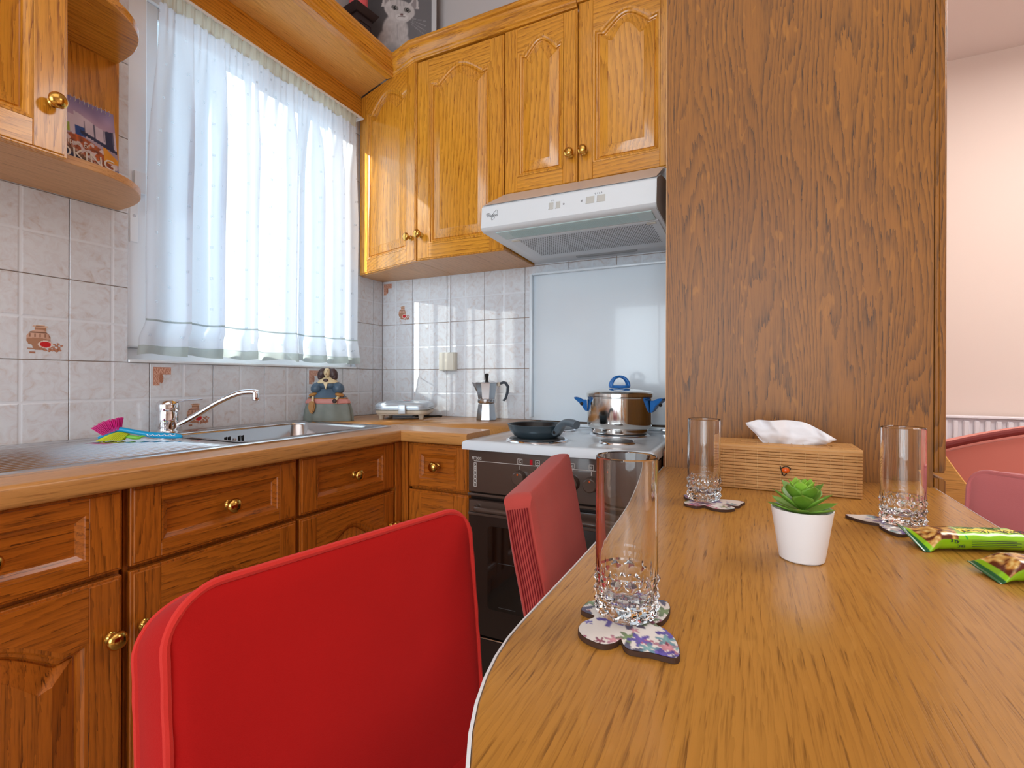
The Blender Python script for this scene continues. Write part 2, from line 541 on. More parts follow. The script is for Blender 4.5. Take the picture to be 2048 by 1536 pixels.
def add_lathe(bm, prof, seg=32, M=None, closed=False, sx=1.0, sy=1.0, fold=None):
    rings = []
    for r, z in prof:
        if r < 1e-6:
            v = bm.verts.new((0, 0, z))
            rings.append([v])
        else:
            rg = []
            for k in range(seg):
                a = 2 * PI * k / seg
                rr = r
                if fold:
                    rr = r * (1 + fold(a, z))
                rg.append(bm.verts.new((rr * math.cos(a) * sx, rr * math.sin(a) * sy, z)))
            rings.append(rg)
    fs = []
    prs = list(zip(rings[:-1], rings[1:]))
    if closed:
        prs.append((rings[-1], rings[0]))
    for a, b in prs:
        for k in range(seg):
            j = (k + 1) % seg
            if len(a) == 1 and len(b) == 1: continue
            if len(a) == 1: fs.append(bm.faces.new((a[0], b[j], b[k])))
            elif len(b) == 1: fs.append(bm.faces.new((a[k], a[j], b[0])))
            else: fs.append(bm.faces.new((a[k], a[j], b[j], b[k])))
    bmesh.ops.recalc_face_normals(bm, faces=fs)
    if M is not None:
        vs = [v for rg in rings for v in rg]
        bmesh.ops.transform(bm, matrix=M, verts=vs)
    return bm

def lathe(prof, seg=32, M=None, **k):
    bm = bmesh.new()
    return add_lathe(bm, prof, seg, M, **k)

def add_tube(bm, pts, r, seg=10, cap=True, flat=1.0):
    pts = [Vector(p) for p in pts]
    rr = r if isinstance(r, (list, tuple)) else [r] * len(pts)
    rings = []
    up = Vector((0, 0, 1))
    for i, p in enumerate(pts):
        t = (pts[min(i + 1, len(pts) - 1)] - pts[max(i - 1, 0)]).normalized()
        if abs(t.dot(up)) > 0.95:
            up = Vector((0, 1, 0)) if abs(t.y) < 0.9 else Vector((1, 0, 0))
        s = t.cross(up).normalized()
        u = s.cross(t).normalized()
        up = u
        rings.append([bm.verts.new(p + (s * math.cos(a) + u * math.sin(a) * flat) * rr[i]) for a in [2 * PI * k / seg for k in range(seg)]])
    fs = []
    for a, b in zip(rings[:-1], rings[1:]):
        for k in range(seg):
            j = (k + 1) % seg
            fs.append(bm.faces.new((a[k], a[j], b[j], b[k])))
    if cap:
        fs.append(bm.faces.new(rings[0][::-1]))
        fs.append(bm.faces.new(rings[-1]))
    bmesh.ops.recalc_face_normals(bm, faces=fs)
    return bm

def tube(pts, r, seg=10, **k):
    bm = bmesh.new()
    return add_tube(bm, pts, r, seg, **k)

def add_ball(bm, c, r, sub=2, rot=None):
    """ellipsoid: r is a scalar or a triple"""
    if not isinstance(r, (tuple, list)): r = (r, r, r)
    M = Matrix.Translation(c) @ (rot.to_4x4() if rot else Matrix.Identity(4)) @ Matrix.Diagonal((r[0], r[1], r[2], 1))
    bmesh.ops.create_icosphere(bm, subdivisions=sub, radius=1.0, matrix=M)
    return bm

def smooth_curve(pts, n=8):
    """Catmull-Rom through pts"""
    P = [Vector(p) for p in pts]
    out = []
    for i in range(len(P) - 1):
        p0 = P[max(i - 1, 0)]; p1 = P[i]; p2 = P[i + 1]; p3 = P[min(i + 2, len(P) - 1)]
        for k in range(n):
            t = k / n
            out.append(0.5 * ((2 * p1) + (-p0 + p2) * t + (2 * p0 - 5 * p1 + 4 * p2 - p3) * t * t + (-p0 + 3 * p1 - 3 * p2 + p3) * t ** 3))
    out.append(P[-1])
    return out

def closed_curve(pts, n=6):
    P = [Vector(p) for p in pts]
    m = len(P)
    out = []
    for i in range(m):
        p0, p1, p2, p3 = P[(i - 1) % m], P[i], P[(i + 1) % m], P[(i + 2) % m]
        for k in range(n):
            t = k / n
            out.append(0.5 * ((2 * p1) + (-p0 + p2) * t + (2 * p0 - 5 * p1 + 4 * p2 - p3) * t * t + (-p0 + 3 * p1 - 3 * p2 + p3) * t ** 3))
    return out

def painted(name, w, h, nx, ny, fn, mat, parent, M, shape=None):
    """flat printed sheet in the local xz plane facing -y; colour per vertex from fn(u,v) (sRGB 0-255) or None to cut away"""
    verts, cols, faces = [], [], []
    keep = []
    for j in range(ny + 1):
        for i in range(nx + 1):
            u, v = i / nx, j / ny
            c = fn(u, v)
            keep.append(c is not None)
            cols.append(c or (128, 128, 128))
            verts.append((u * w, shape(u, v) if shape else 0.0, v * h))
    for j in range(ny):
        for i in range(nx):
            a = j * (nx + 1) + i
            q = (a, a + 1, a + nx + 2, a + nx + 1)
            if all(keep[k] for k in q):
                faces.append(q)
    T = rootmat(parent).inverted() @ M if parent else M
    verts = [tuple(T @ Vector(p)) for p in verts]
    me = bpy.data.meshes.new(name)
    me.from_pydata(verts, [], faces)
    ca = me.color_attributes.new('Col', 'FLOAT_COLOR', 'POINT')
    flat = []
    for c in cols:
        flat += [lin(max(0, min(255, c[0]))), lin(max(0, min(255, c[1]))), lin(max(0, min(255, c[2]))), 1.0]
    ca.data.foreach_set('color', flat)
    me.materials.append(mat)
    me.update()
    o = bpy.data.objects.new(name, me)
    COL.objects.link(o)
    if parent: o.parent = parent
    return o

def text(name, s, size, mat, parent, M, sx=1.0, extrude=0.0004, align='CENTER'):
    """raised lettering lying in the local xz plane facing -y"""
    cu = bpy.data.curves.new(name, 'FONT')
    cu.body = s
    cu.size = size
    cu.extrude = extrude
    cu.align_x = align
    cu.align_y = 'CENTER'
    cu.resolution_u = 3
    t = bpy.data.objects.new(name, cu)
    COL.objects.link(t)
    bpy.context.view_layer.update()
    me = bpy.data.meshes.new_from_object(t)
    bpy.data.objects.remove(t)
    T = (rootmat(parent).inverted() if parent else Matrix.Identity(4)) @ M @ Matrix.Rotation(PI / 2, 4, 'X') @ Matrix.Diagonal((sx, 1, 1, 1))
    me.transform(T)
    me.materials.clear()
    me.materials.append(mat)
    me.name = name
    o = bpy.data.objects.new(name, me)
    COL.objects.link(o)
    if parent: o.parent = parent
    return o

def at(x, y, z, rz=0.0):
    return Matrix.Translation((x, y, z)) @ Matrix.Rotation(rz, 4, 'Z')

def sm(a, b, x):
    t = max(0.0, min(1.0, (x - a) / (b - a)))
    return t * t * (3 - 2 * t)

def mixc(a, b, t):
    return tuple(a[i] + (b[i] - a[i]) * t for i in range(3))

# ------------------------------------------------------------------ room shell
XL, YB, CZ = -1.663, 1.95, 2.90
XR, YF, YFAR = 3.2, -2.6, 3.69
T = 0.12
TL = 0.15
WY0, WY1, WZ0, WZ1 = 0.826, 1.765, 1.09, 2.27     # kitchen window opening in the left wall
bm = bmesh.new()
add_box(bm, XL - TL, XL - 0.006, YF, WY0, 0, CZ)
add_box(bm, XL - TL, XL - 0.006, WY1, YB + T, 0, CZ)
add_box(bm, XL - TL, XL - 0.006, WY0, WY1, 0, WZ0)
add_box(bm, XL - TL, XL - 0.006, WY0, WY1, WZ1, CZ)
wall_left = struct('wall_left', bm, WALLK)
bm = box(XL - T, 0.30, YB + 0.006, YB + T, 0, CZ)
wall_back = struct('wall_back', bm, WALLK)
struct('wall_partition', box(0.18, 0.30, YB + T, YFAR, 0, CZ), WALLP)
struct('wall_far', box(0.18, XR + T, YFAR, YFAR + T, 0, CZ), WALLP)
struct('wall_right', box(XR, XR + T, YF - T, YFAR, 0, CZ), WALLP)
bm = bmesh.new()
add_box(bm, XL - T, -1.5, YF - T, YF, 0, CZ)
add_box(bm, 1.0, XR, YF - T, YF, 0, CZ)
add_box(bm, -1.5, 1.0, YF - T, YF, 2.6, CZ)
add_box(bm, -1.5, 1.0, YF - T, YF, 0, 0.4)
struct('wall_front', bm, WALLP)
w2 = struct('window_2', box(-1.5, 1.0, YF - 0.07, YF - 0.03, 0.4, 0.46, 0.004), PVC)
obj('window_frame', box(-1.5, 1.0, YF - 0.07, YF - 0.03, 2.54, 2.6, 0.004), PVC, w2, smooth=False)
for xx in (-1.5, -0.28, 0.94):
    obj('mullion', box(xx, xx + 0.06, YF - 0.07, YF - 0.03, 0.46, 2.54, 0.004), PVC, w2, smooth=False)
struct('floor', box(XL - T, XR + T, YF - T, YFAR + T, -0.1, 0), FLOOR)
struct('ceiling', box(XL - T, XR + T, YF - T, YFAR + T, CZ, CZ + 0.1), CEIL)

# ---- tiles: one object each, sharing mesh data between equal sizes
TW, TH, G = 0.1995, 0.220, 0.0022
TILEMESH = {}

def tile_mesh(w, h, ox, oz):
    key = (round(w, 4), round(h, 4), round(ox, 4), round(oz, 4))
    if key in TILEMESH: return TILEMESH[key]
    bm = bmesh.new()
    add_box(bm, -w / 2 + ox, w / 2 + ox, 0, 0.0068, -h / 2 + oz, h / 2 + oz, 0.0009)
    me = bpy.data.meshes.new('tile')
    bm.to_mesh(me); bm.free()
    me.materials.append(TILE)
    TILEMESH[key] = me
    return me

def put_tile(a0, a1, z0, z1, ca, cz, left, parent):
    """a = running coordinate; ca, cz centre of the uncut tile (the embossed cross stays centred there)"""
    w, h = a1 - a0 - G, z1 - z0 - G
    if w < 0.008 or h < 0.008: return None
    me = tile_mesh(w, h, (a0 + a1) / 2 - ca, (z0 + z1) / 2 - cz)
    o = bpy.data.objects.new('tile', me)
    COL.objects.link(o)
    o.parent = parent
    if left:
        o.location = (XL, ca, cz); o.rotation_euler = (0, 0, PI / 2)
    else:
        o.location = (ca, YB, cz)
    return o

def jar_print(u, v):
    # little clay jar with grapes and a red heart
    x, y = u, v
    def ell(cx, cy, rx, ry): return ((x - cx) / rx) ** 2 + ((y - cy) / ry) ** 2
    if ell(0.50, 0.33, 0.13, 0.085) < 1 and y < 0.42 - abs(x - 0.50) * 0.2: return (205, 20, 30)
    if 1 <= ell(0.50, 0.33, 0.13, 0.085) < 1.7: return (232, 214, 204)
    gr = [(0.40, 0.19), (0.49, 0.17), (0.58, 0.15), (0.66, 0.17), (0.60, 0.22), (0.68, 0.25), (0.74, 0.20), (0.76, 0.30), (0.82, 0.25), (0.88, 0.31), (0.70, 0.34), (0.80, 0.36), (0.76, 0.15), (0.84, 0.18)]
    for gx, gy in gr:
        d = ell(gx, gy, 0.048, 0.04)
        if d < 1: return (200 - 50 * d, 142 - 46 * d, 114 - 42 * d)
    if 0.55 < x < 0.95 and 0.38 < y < 0.60 and math.sin(x * 60 + math.sin(y * 50) * 2) * math.sin(y * 70 - x * 30) > 0.35: return (176, 158, 134)
    if abs(y - 0.09) < 0.035 and abs(x - 0.2) < 0.08 and ell(0.2, 0.09, 0.09, 0.04) < 1: return (176, 118, 92)
    if y > 0.30 and ell(0.34, 0.48, 0.29, 0.27) < 1 or (0.16 < y <= 0.48 and abs(x - 0.36) < 0.12 + (y - 0.16) * 0.50 and x < 0.62):
        if y > 0.70: pass
        c = (214, 172, 150) if y > 0.46 + 0.05 * math.sin(x * 5) else (176, 128, 100)
        if abs(y - 0.66) < 0.012: c = (120, 84, 66)
        if 0.52 < y < 0.62 and math.sin(x * 55) > 0.6: c = (150, 106, 84)
        return mixc(c, (140, 96, 74), 0.25 * sm(0.3, 0.62, x))
    if 0.68 < y < 0.80 and abs(x - 0.38) < 0.14: return (172, 124, 96)
    if ell(0.38, 0.83, 0.19, 0.045) < 1:
        return (110, 76, 60) if ell(0.38, 0.835, 0.10, 0.014) < 1 else (216, 174, 146)
    if abs(y - 0.20) < 0.02 and 0.08 < x < 0.4: return (180, 136, 112)
    return None

def corner_print(u, v):
    x, y = u, v
    inb = (x < 0.36 and y > 0.05) or (y > 0.62)
    if (((x - 0.45) / 0.13) ** 2 + ((y - 0.42) / 0.25) ** 2) < 1:
        return (188, 128, 100) if math.sin(x * 70) * math.sin(y * 50) > 0 else (160, 104, 80)
    if not inb: return None
    e = min(x, 1 - y, (0.36 - x) if y < 0.62 else 9, (y - 0.62) if x > 0.36 else 9)
    if e < 0.03: return (200, 142, 120)
    return (222, 178, 156) if math.sin(x * 48 + math.sin(y * 22) * 2) * math.sin(y * 50 + math.sin(x * 20)) > 0 else (184, 122, 98)

ybounds = [YB]
y = 1.882
while y > -0.6:
    ybounds.append(y); y -= TW
ybounds.append(max(y, -0.75))
zrows = [(0.869 + TH * k, 0.869 + TH * (k + 1)) for k in range(0, 8)]
for i in range(len(ybounds) - 1):
    a1, a0 = ybounds[i], ybounds[i + 1]
    ca = a1 - TW / 2 if i > 0 else a0 + TW / 2
    for k, (z0, z1) in enumerate(zrows):
        cz = (z0 + z1) / 2
        if k >= 3 and a1 < 0.5: continue
        if z0 >= 2.36: continue
        zt = min(z1, 2.36)
        # subtract the window opening
        if z0 >= WZ0 - 0.005 and z0 < WZ1 and a1 > WY0 and a0 < WY1:
            if a0 < WY0 < a1: put_tile(a0, WY0, z0, zt, ca, cz, True, wall_left)
            if a0 < WY1 < a1: put_tile(WY1, a1, z0, zt, ca, cz, True, wall_left)
            continue
        t = put_tile(a0, a1, z0, zt, ca, cz, True, wall_left)
        dec = (k == 1 and abs(a1 - 0.685) < 0.02) or (k == 0 and abs(a1 - 1.084) < 0.02) or (k == 0 and abs(a1 - 1.6825) < 0.02)
        if dec and t:
            M1 = Matrix.Translation((XL + 0.0004, ca + 0.004, cz - 0.100)) @ Matrix.Rotation(PI / 2, 4, 'Z')
            d = painted('jar_print', 0.088, 0.092, 60, 60, jar_print, PRT_TILE, None, Matrix.Identity(4))
            d.parent = t; d.location = (0.006, -0.0004, -0.100)
            d = painted('corner_print', 0.052, 0.062, 34, 40, corner_print, PRT_TILE, None, Matrix.Identity(4))
            d.parent = t; d.location = (-TW / 2 + 0.010, -0.0004, 0.036)
xb = [XL, -1.480]
while xb[-1] < 0.2: xb.append(xb[-1] + TW)
for i in range(len(xb) - 1):
    a0, a1 = xb[i], min(xb[i + 1], 0.28)
    ca = a0 + TW / 2 if i > 0 else a1 - TW / 2
    for k in range(4):
        z0, z1 = zrows[k]
        if k == 3 and a1 < -0.9: continue
        t = put_tile(a0, a1, z0, z1, ca, (z0 + z1) / 2, False, wall_back)
        if k == 2 and i == 0:
            d = painted('jar_print', 0.080, 0.092, 60, 60, jar_print, PRT_TILE, None, Matrix.Identity(4))
            d.parent = t; d.location = (0.012, -0.0004, -0.100)
            d = painted('corner_print', 0.050, 0.060, 34, 40, corner_print, PRT_TILE, None, Matrix.Identity(4))
            d.parent = t; d.location = (-0.076, -0.0004, 0.036)
# grout bed behind the tiles + little returns of tile in the window reveal
obj('grout_bed', box(XL - 0.006, XL - 0.0045, -0.75, WY0, 0.86, 1.53), GROUT, wall_left, smooth=False)
obj('grout_bed', box(XL - 0.006, XL - 0.0045, WY0, YB, 0.86, WZ0 - 0.001), GROUT, wall_left, smooth=False)
obj('grout_bed', box(XL - 0.006, XL - 0.0045, WY1, YB, WZ0, 2.36), GROUT, wall_left, smooth=False)
obj('grout_bed', box(XL - 0.006, XL - 0.0045, 0.5, WY0, 1.53, 2.36), GROUT, wall_left, smooth=False)
obj('grout_bed', box(XL, 0.25, YB + 0.0045, YB + 0.006, 0.86, 1.75), GROUT, wall_back, smooth=False)
for k in range(1, 7):
    z0, z1 = zrows[k]
    o = put_tile(0, 0.030, z0, min(z1, WZ1), 0.015, (z0 + min(z1, WZ1)) / 2, False, wall_left)
    if o:
        o.location = (XL - 0.030 + 0.015, WY1 - 0.001, (z0 + min(z1, WZ1)) / 2)

# ---- kitchen window: white sliding frame, two sashes, panes, sill
w1 = struct('window_1', box(XL - 0.075, XL - 0.030, WY0, WY1, WZ0, WZ0 + 0.045, 0.004), PVC)
fx0, fx1 = XL - 0.075, XL - 0.030
obj('window_frame', box(fx0, fx1, WY0, WY1, WZ1 - 0.05, WZ1, 0.004), PVC, w1)
obj('window_frame', box(fx0, fx1 + 0.02, WY0, WY0 + 0.055, WZ0 + 0.045, WZ1 - 0.05, 0.004), PVC, w1)
obj('window_frame', box(fx0, fx1, WY1 - 0.035, WY1, WZ0 + 0.045, WZ1 - 0.05, 0.004), PVC, w1)
obj('sash', box(fx0 + 0.01, fx1 - 0.008, WY0 + 0.055, WY0 + 0.10, WZ0 + 0.045, WZ1 - 0.05, 0.003), PVC, w1)
obj('sash', box(fx0 + 0.01, fx1 - 0.008, WY1 - 0.115, WY1 - 0.035, WZ0 + 0.045, WZ1 - 0.05, 0.003), PVC, w1)
obj('sash', box(fx0 + 0.01, fx1 - 0.008, WY0 + 0.10, WY1 - 0.075, WZ0 + 0.045, WZ0 + 0.085, 0.003), PVC, w1)
obj('sash', box(fx0 + 0.01, fx1 - 0.008, WY0 + 0.10, WY1 - 0.075, WZ1 - 0.09, WZ1 - 0.05, 0.003), PVC, w1)
obj('mullion', box(fx0 + 0.012, fx1 - 0.010, 1.27, 1.33, WZ0 + 0.085, WZ1 - 0.09, 0.003), PVC, w1)
obj('pane', box(fx0 + 0.022, fx0 + 0.026, WY0 + 0.10, 1.27, WZ0 + 0.085, WZ1 - 0.09), PANE, w1, smooth=False)
obj('pane', box(fx0 + 0.022, fx0 + 0.026, 1.33, WY1 - 0.075, WZ0 + 0.085, WZ1 - 0.09), PANE, w1, smooth=False)
obj('window_sill', box(fx1, XL + 0.006, WY0, WY1, WZ0 - 0.001, WZ0 + 0.008, 0.002), PVC, w1)
hb = obj('window_latch', box(fx1 + 0.018, fx1 + 0.034, WY0 + 0.014, WY0 + 0.046, 1.60, 1.665, 0.004, 2), PVC, w1)
obj('latch_plate', box(fx1 + 0.018, fx1 + 0.024, WY0 + 0.006, WY0 + 0.030, 1.45, 1.60, 0.002), PVC, w1)
obj('screw', lathe([(0, 0.002), (0.004, 0.001), (0.0045, 0)], 12, Matrix.Translation((fx1 + 0.024, WY0 + 0.018, 1.53)) @ Matrix.Rotation(PI / 2, 4, 'Y')), STEEL, w1)

# ---- curtain with gathered heading, body and ruffle
def curtain_sheet(ztop, zbot, nz, y0t, y1t, y0b, y1b, folds, amp_t, amp_b, x0, seed, ny=420, zwave=0.0, stretch=1.0, t0=0.0):
    rnd = random.Random(seed)
    ph = [rnd.uniform(0, 6.28) for _ in range(8)]
    def off(s, t):
        w = s * stretch
        a = amp_t + (amp_b - amp_t) * sm(0, 0.35, t)
        tq = max(t, t0)
        pz = w * folds * 6.283 + ph[0] + 1.1 * math.sin(w * 9 + ph[1])
        big = math.sin(pz + 0.55 * math.sin(pz))
        med = 0.45 * math.sin(w * folds * 2.3 * 6.283 + ph[2] + 0.6 * math.sin(w * 14 + ph[3])) * (1 - 0.45 * tq)
        fine = 0.55 * math.sin(w * folds * 5.2 * 6.283 + ph[4]) * (1 - sm(0.0, 0.22, tq))
        return a * (big + med) + amp_t * 1.6 * fine
    verts, uvs, faces = [], [], []
    for j in range(nz + 1):
        t = j / nz
        z = ztop + (zbot - ztop) * t
        for i in range(ny + 1):
            s = i / ny
            te = max(t, t0)
            ya = y0t + (y0b - y0t) * sm(0, 0.8, t)
            yb = y1t + (y1b - y1t) * t
            yy = ya + (yb - ya) * s
            yy += 0.022 * math.cos(s * folds * 6.283 + ph[0] + 1.1 * math.sin(s * 9 + ph[1])) * sm(0, 0.5, te) if folds < 20 else 0.0
            verts.append((x0 + off(s, t), yy, z + zwave * math.sin(s * folds * 6.283 * 1.3 + ph[5]) * t))
            uvs.append((s * (yb - ya) * 1.55, z))
    for j in range(nz):
        for i in range(ny):
            a = j * (ny + 1) + i
            faces.append((a, a + 1, a + ny + 2, a + ny + 1))
    me = bpy.data.meshes.new('curtain')
    me.from_pydata(verts, [], faces)
    uvl = me.uv_layers.new(name='UVMap')
    data = []
    for p in me.polygons:
        p.use_smooth = True
        for vi in p.vertices:
            data += uvs[vi]
    uvl.data.foreach_set('uv', data)
    return me

def mesh_obj(name, me, mat, parent):
    me.materials.append(mat)
    if parent:
        me.transform(rootmat(parent).inverted())
    o = bpy.data.objects.new(name, me)
    COL.objects.link(o)
    if parent: o.parent = parent
    return o
cur = thing('curtain', 'white voile curtain with eyelet dots, gathered heading and ruffled hem over the window', 'curtain', (XL + 0.05, 1.30, 2.20))
CX = XL + 0.050
mesh_obj('curtain_body', curtain_sheet(2.185, 1.215, 60, 0.885, 1.705, 0.868, 1.700, 6.2, 0.006, 0.020, CX, 5), CURT, cur)
mesh_obj('heading', curtain_sheet(2.232, 2.180, 4, 0.885, 1.708, 0.885, 1.706, 26, 0.0035, 0.0035, CX, 8, ny=500), CURTT, cur)
mesh_obj('ruffle', curtain_sheet(1.217, 1.140, 10, 0.868, 1.700, 0.850, 1.716, 6.2, 0.020, 0.026, CX, 5, zwave=0.003, t0=1.0), CURT, cur)
mesh_obj('hem', curtain_sheet(1.141, 1.112, 4, 0.850, 1.716, 0.846, 1.720, 6.2, 0.026, 0.028, CX, 5, zwave=0.004, t0=1.0), CURTH, cur)
mesh_obj('hem', curtain_sheet(1.220, 1.214, 2, 0.868, 1.700, 0.868, 1.700, 6.2, 0.0205, 0.0205, CX + 0.001, 5, t0=1.0), CURTH, cur)
obj('curtain_rod', tube([(CX, 0.84, 2.238), (CX, 1.75, 2.238)], 0.006, 10), PVC, cur)
for yy in (0.845, 1.745):
    obj('rod_bracket', box(XL, CX, yy - 0.005, yy + 0.005, 2.232, 2.246, 0.001), PVC, cur)

# ------------------------------------------------------------------ cabinet doors
KNOBM = {}

def knob(parent, M, scale=1.22):
    """M: local -y is outward"""
    T = rootmat(parent).inverted() @ M @ Matrix.Rotation(PI / 2, 4, 'X') @ Matrix.Scale(scale, 4)
    if 'k' not in KNOBM:
        bm = lathe([(0, 0.0305), (0.006, 0.030), (0.0115, 0.0275), (0.0140, 0.0235), (0.0142, 0.0215), (0.0125, 0.0185), (0.0075, 0.0155), (0.0055, 0.0125), (0.0055, 0.006), (0.009, 0.004)], 28)
        me = bpy.data.meshes.new('knob'); bm.to_mesh(me); bm.free(); me.materials.append(BRASS)
        for p in me.polygons: p.use_smooth = True
        bm = lathe([(0, 0.0042), (0.0095, 0.004), (0.0125, 0.002), (0.013, 0.0)], 24)
        m2 = bpy.data.meshes.new('knob_rose'); bm.to_mesh(m2); bm.free(); m2.materials.append(BRASSD)
        for p in m2.polygons: p.use_smooth = True
        KNOBM['k'] = (me, m2)
    me, m2 = KNOBM['k']
    o = bpy.data.objects.new('knob', me); COL.objects.link(o); o.parent = parent; o.matrix_local = T
    return o

def door(parent, M, w, h, W, gx='x', arch=0.0, kn=None, drawer=False, sw=0.055, rb=0.055, rt=0.095, raised=True, name='door', th=0.020):
    """local frame: x 0..w, z 0..h, front face at y=0 (outward -y). returns the door slab part"""
    WV, WH = W['z'], W[gx]
    if drawer:
        rb, rt = 0.032, 0.032
    e = 0.005
    def top(s):
        s2 = max(0.0, min(1.0, (s - 0.10) / 0.80))
        base = h - rt
        return base + arch * (0.5 - 0.5 * math.cos(2 * PI * s2)) ** 0.7 - 0.10 * arch * math.exp(-((min(s, 1 - s) - 0.11) / 0.05) ** 2)
    NN = 28 if arch else 2
    x0, x1 = sw, w - sw
    def ring(d):
        pts = [(x0 + d, rb + d), (x1 - d, rb + d)]
        for k in range(NN + 1):
            s = 1 - k / NN
            pts.append((x0 + d + (x1 - x0 - 2 * d) * s, top(s) - d))
        return pts
    # slab + mouldings + panel
    bm = box(0, w, 0.014, th + 0.002, 0, h, 0.001)
    for q in ((0, e + 0.002, 0, h), (w - e - 0.002, w, 0, h), (e, w - e, 0, e + 0.002), (e, w - e, h - e - 0.002, h)):
        add_box(bm, q[0], q[1], 0.0035, 0.0145, q[2], q[3], 0.0015)
    slab = obj(name, bm, WV, parent, M)
    bm = bmesh.new()
    if raised and not drawer:
        lay = [(0.0, 0.0003), (0.0055, 0.0012), (0.0095, 0.0060), (0.0140, 0.0076), (0.0165, 0.0128), (0.0190, 0.0138), (0.0200, 0.0105), (0.050, 0.0014), (0.052, 0.0002)]
    else:
        lay = [(0.0, 0.0003), (0.004, 0.0012), (0.006, 0.0040), (0.0150, 0.0090), (0.0165, 0.0120)]
    rings = [[bm.verts.new((p[0], d[1], p[1])) for p in ring(d[0])] for d in lay]
    fs = []
    for a, b in zip(rings[:-1], rings[1:]):
        n = len(a)
        for i in range(n):
            j = (i + 1) % n
            fs.append(bm.faces.new((a[i], a[j], b[j], b[i])))
    split = len(fs)
    # centre field as strips so that the concave top is safe
    last = rings[-1]
    bl, br = last[0], last[1]
    tops = last[2:]
    n = len(tops)
    bots = [br] + [bm.verts.new((tops[k].co.x, bl.co.y, bl.co.z)) for k in range(1, n - 1)] + [bl]
    for k in range(n - 1):
        fs.append(bm.faces.new((tops[k], tops[k + 1], bots[k + 1], bots[k])))
    bmesh.ops.recalc_face_normals(bm, faces=fs)
    if fs[-1].normal.y > 0:
        bmesh.ops.reverse_faces(bm, faces=fs)
    obj('center_panel', bm, WH if drawer else WV, slab, M, auto=25)
    # stiles and rails
    obj('stile', box(e, sw, 0, 0.0142, e, h - e, 0.0016), WV, slab, M)
    obj('stile', box(w - sw, w - e, 0, 0.0142, e, h - e, 0.0016), WV, slab, M)
    obj('rail', box(sw, w - sw, 0, 0.0142, e, rb, 0.0012), WH, slab, M)
    pts = [(x0, h - e), (x1, h - e)] + [(x0 + (x1 - x0) * (1 - k / NN), top(1 - k / NN)) for k in range(NN + 1)]
    obj('rail', prism(pts, 0, 0.0142, 'xz'), WH, slab, M)
    if kn:
        knob(slab, M @ Matrix.Translation((kn[0], 0, kn[1])))
    return slab

def moulding(path, prof, name, mat, parent):
    """sweep a closed profile (out, up) along a horizontal polyline path [(x,y)..]; out is to the right of travel"""
    bm = bmesh.new()
    P = [Vector((p[0], p[1], 0)) for p in path]
    rings = []
    for i, p in enumerate(P):
        d0 = (P[i] - P[i - 1]).normalized() if i > 0 else None
        d1 = (P[i + 1] - P[i]).normalized() if i < len(P) - 1 else None
        if d0 is None: d0 = d1
        if d1 is None: d1 = d0
        n0 = Vector((d0.y, -d0.x, 0)); n1 = Vector((d1.y, -d1.x, 0))
        n = (n0 + n1); n = n / max(0.3, n.dot(n0))
        rings.append([bm.verts.new((p.x + n.x * o, p.y + n.y * o, z)) for o, z in prof])
    fs = []
    k = len(prof)
    for a, b in zip(rings[:-1], rings[1:]):
        for i in range(k):
            j = (i + 1) % k
            fs.append(bm.faces.new((a[i], a[j], b[j], b[i])))
    fs.append(bm.faces.new(rings[0])); fs.append(bm.faces.new(rings[-1][::-1]))
    bmesh.ops.recalc_face_normals(bm, faces=fs)
    return obj(name, bm, mat, parent, auto=30)

# ------------------------------------------------------------------ base cabinets, left run (front plane X = -1.085, facing +X)
FX = -1.085
def ML(y0, z0, x=FX):
    return at(x, y0, z0, PI / 2)
base_specs = [(-0.30, 0.137, 'nearest left oak base cabinet beside the frame edge, before the drainboard'),
              (0.140, 0.535, 'shade-toned oak base cabinet under the drainboard, with drawer and low brass knob'),
              (0.5425, 0.940, 'shade-toned oak base cabinet under the sink basin behind the red chair'),
              (0.945, 1.339, 'oak base cabinet next to the corner post, with square drawer and arched door')]
for i, (y0, y1, lab) in enumerate(base_specs):
    t = thing('base_cabinet', lab, 'cabinet', (-1.36, (y0 + y1) / 2, 0), group='base cabinets along the sink wall')
    bm = bmesh.new()      # open-topped shell so that the basin can hang inside
    xa, xb_ = XL + 0.01, FX - 0.0225
    add_box(bm, xa, xb_, y0, y0 + 0.016, 0.10, 0.828)
    add_box(bm, xa, xb_, y1 - 0.016, y1, 0.10, 0.828)
    add_box(bm, xa, xb_, y0 + 0.016, y1 - 0.016, 0.10, 0.116)
    add_box(bm, xa, xa + 0.008, y0 + 0.016, y1 - 0.016, 0.116, 0.828)
    add_box(bm, xb_ - 0.02, xb_, y0 + 0.016, y1 - 0.016, 0.655, 0.690)
    obj('carcass', bm, WL['z'], t, smooth=False)
    obj('plinth', box(XL + 0.01, FX - 0.06, y0, y1, 0.0, 0.10), WL['y'], t, smooth=False)
    w = y1 - y0 - 0.006
    door(t, ML(y0 + 0.003, 0.674), w, 0.154, WL, 'y', drawer=True, kn=(w / 2, 0.078), name='drawer')
    kx = w - 0.022
    door(t, ML(y0 + 0.003, 0.112), w, 0.552, WL, 'y', arch=0.05, rt=0.105, kn=(kx if i != 2 else 0.022, 0.442))
# corner post between the two runs
t = thing('corner_post', 'shade-toned oak corner post where the two rows of base cabinets meet', 'post', (-1.08, 1.36, 0))
obj('post', box(-1.112, -1.084, 1.341, 1.372, 0.10, 0.828, 0.002), WL['z'], t)
obj('post', box(-1.112, -1.060, 1.373, 1.392, 0.10, 0.828, 0.002), WL['z'], t)
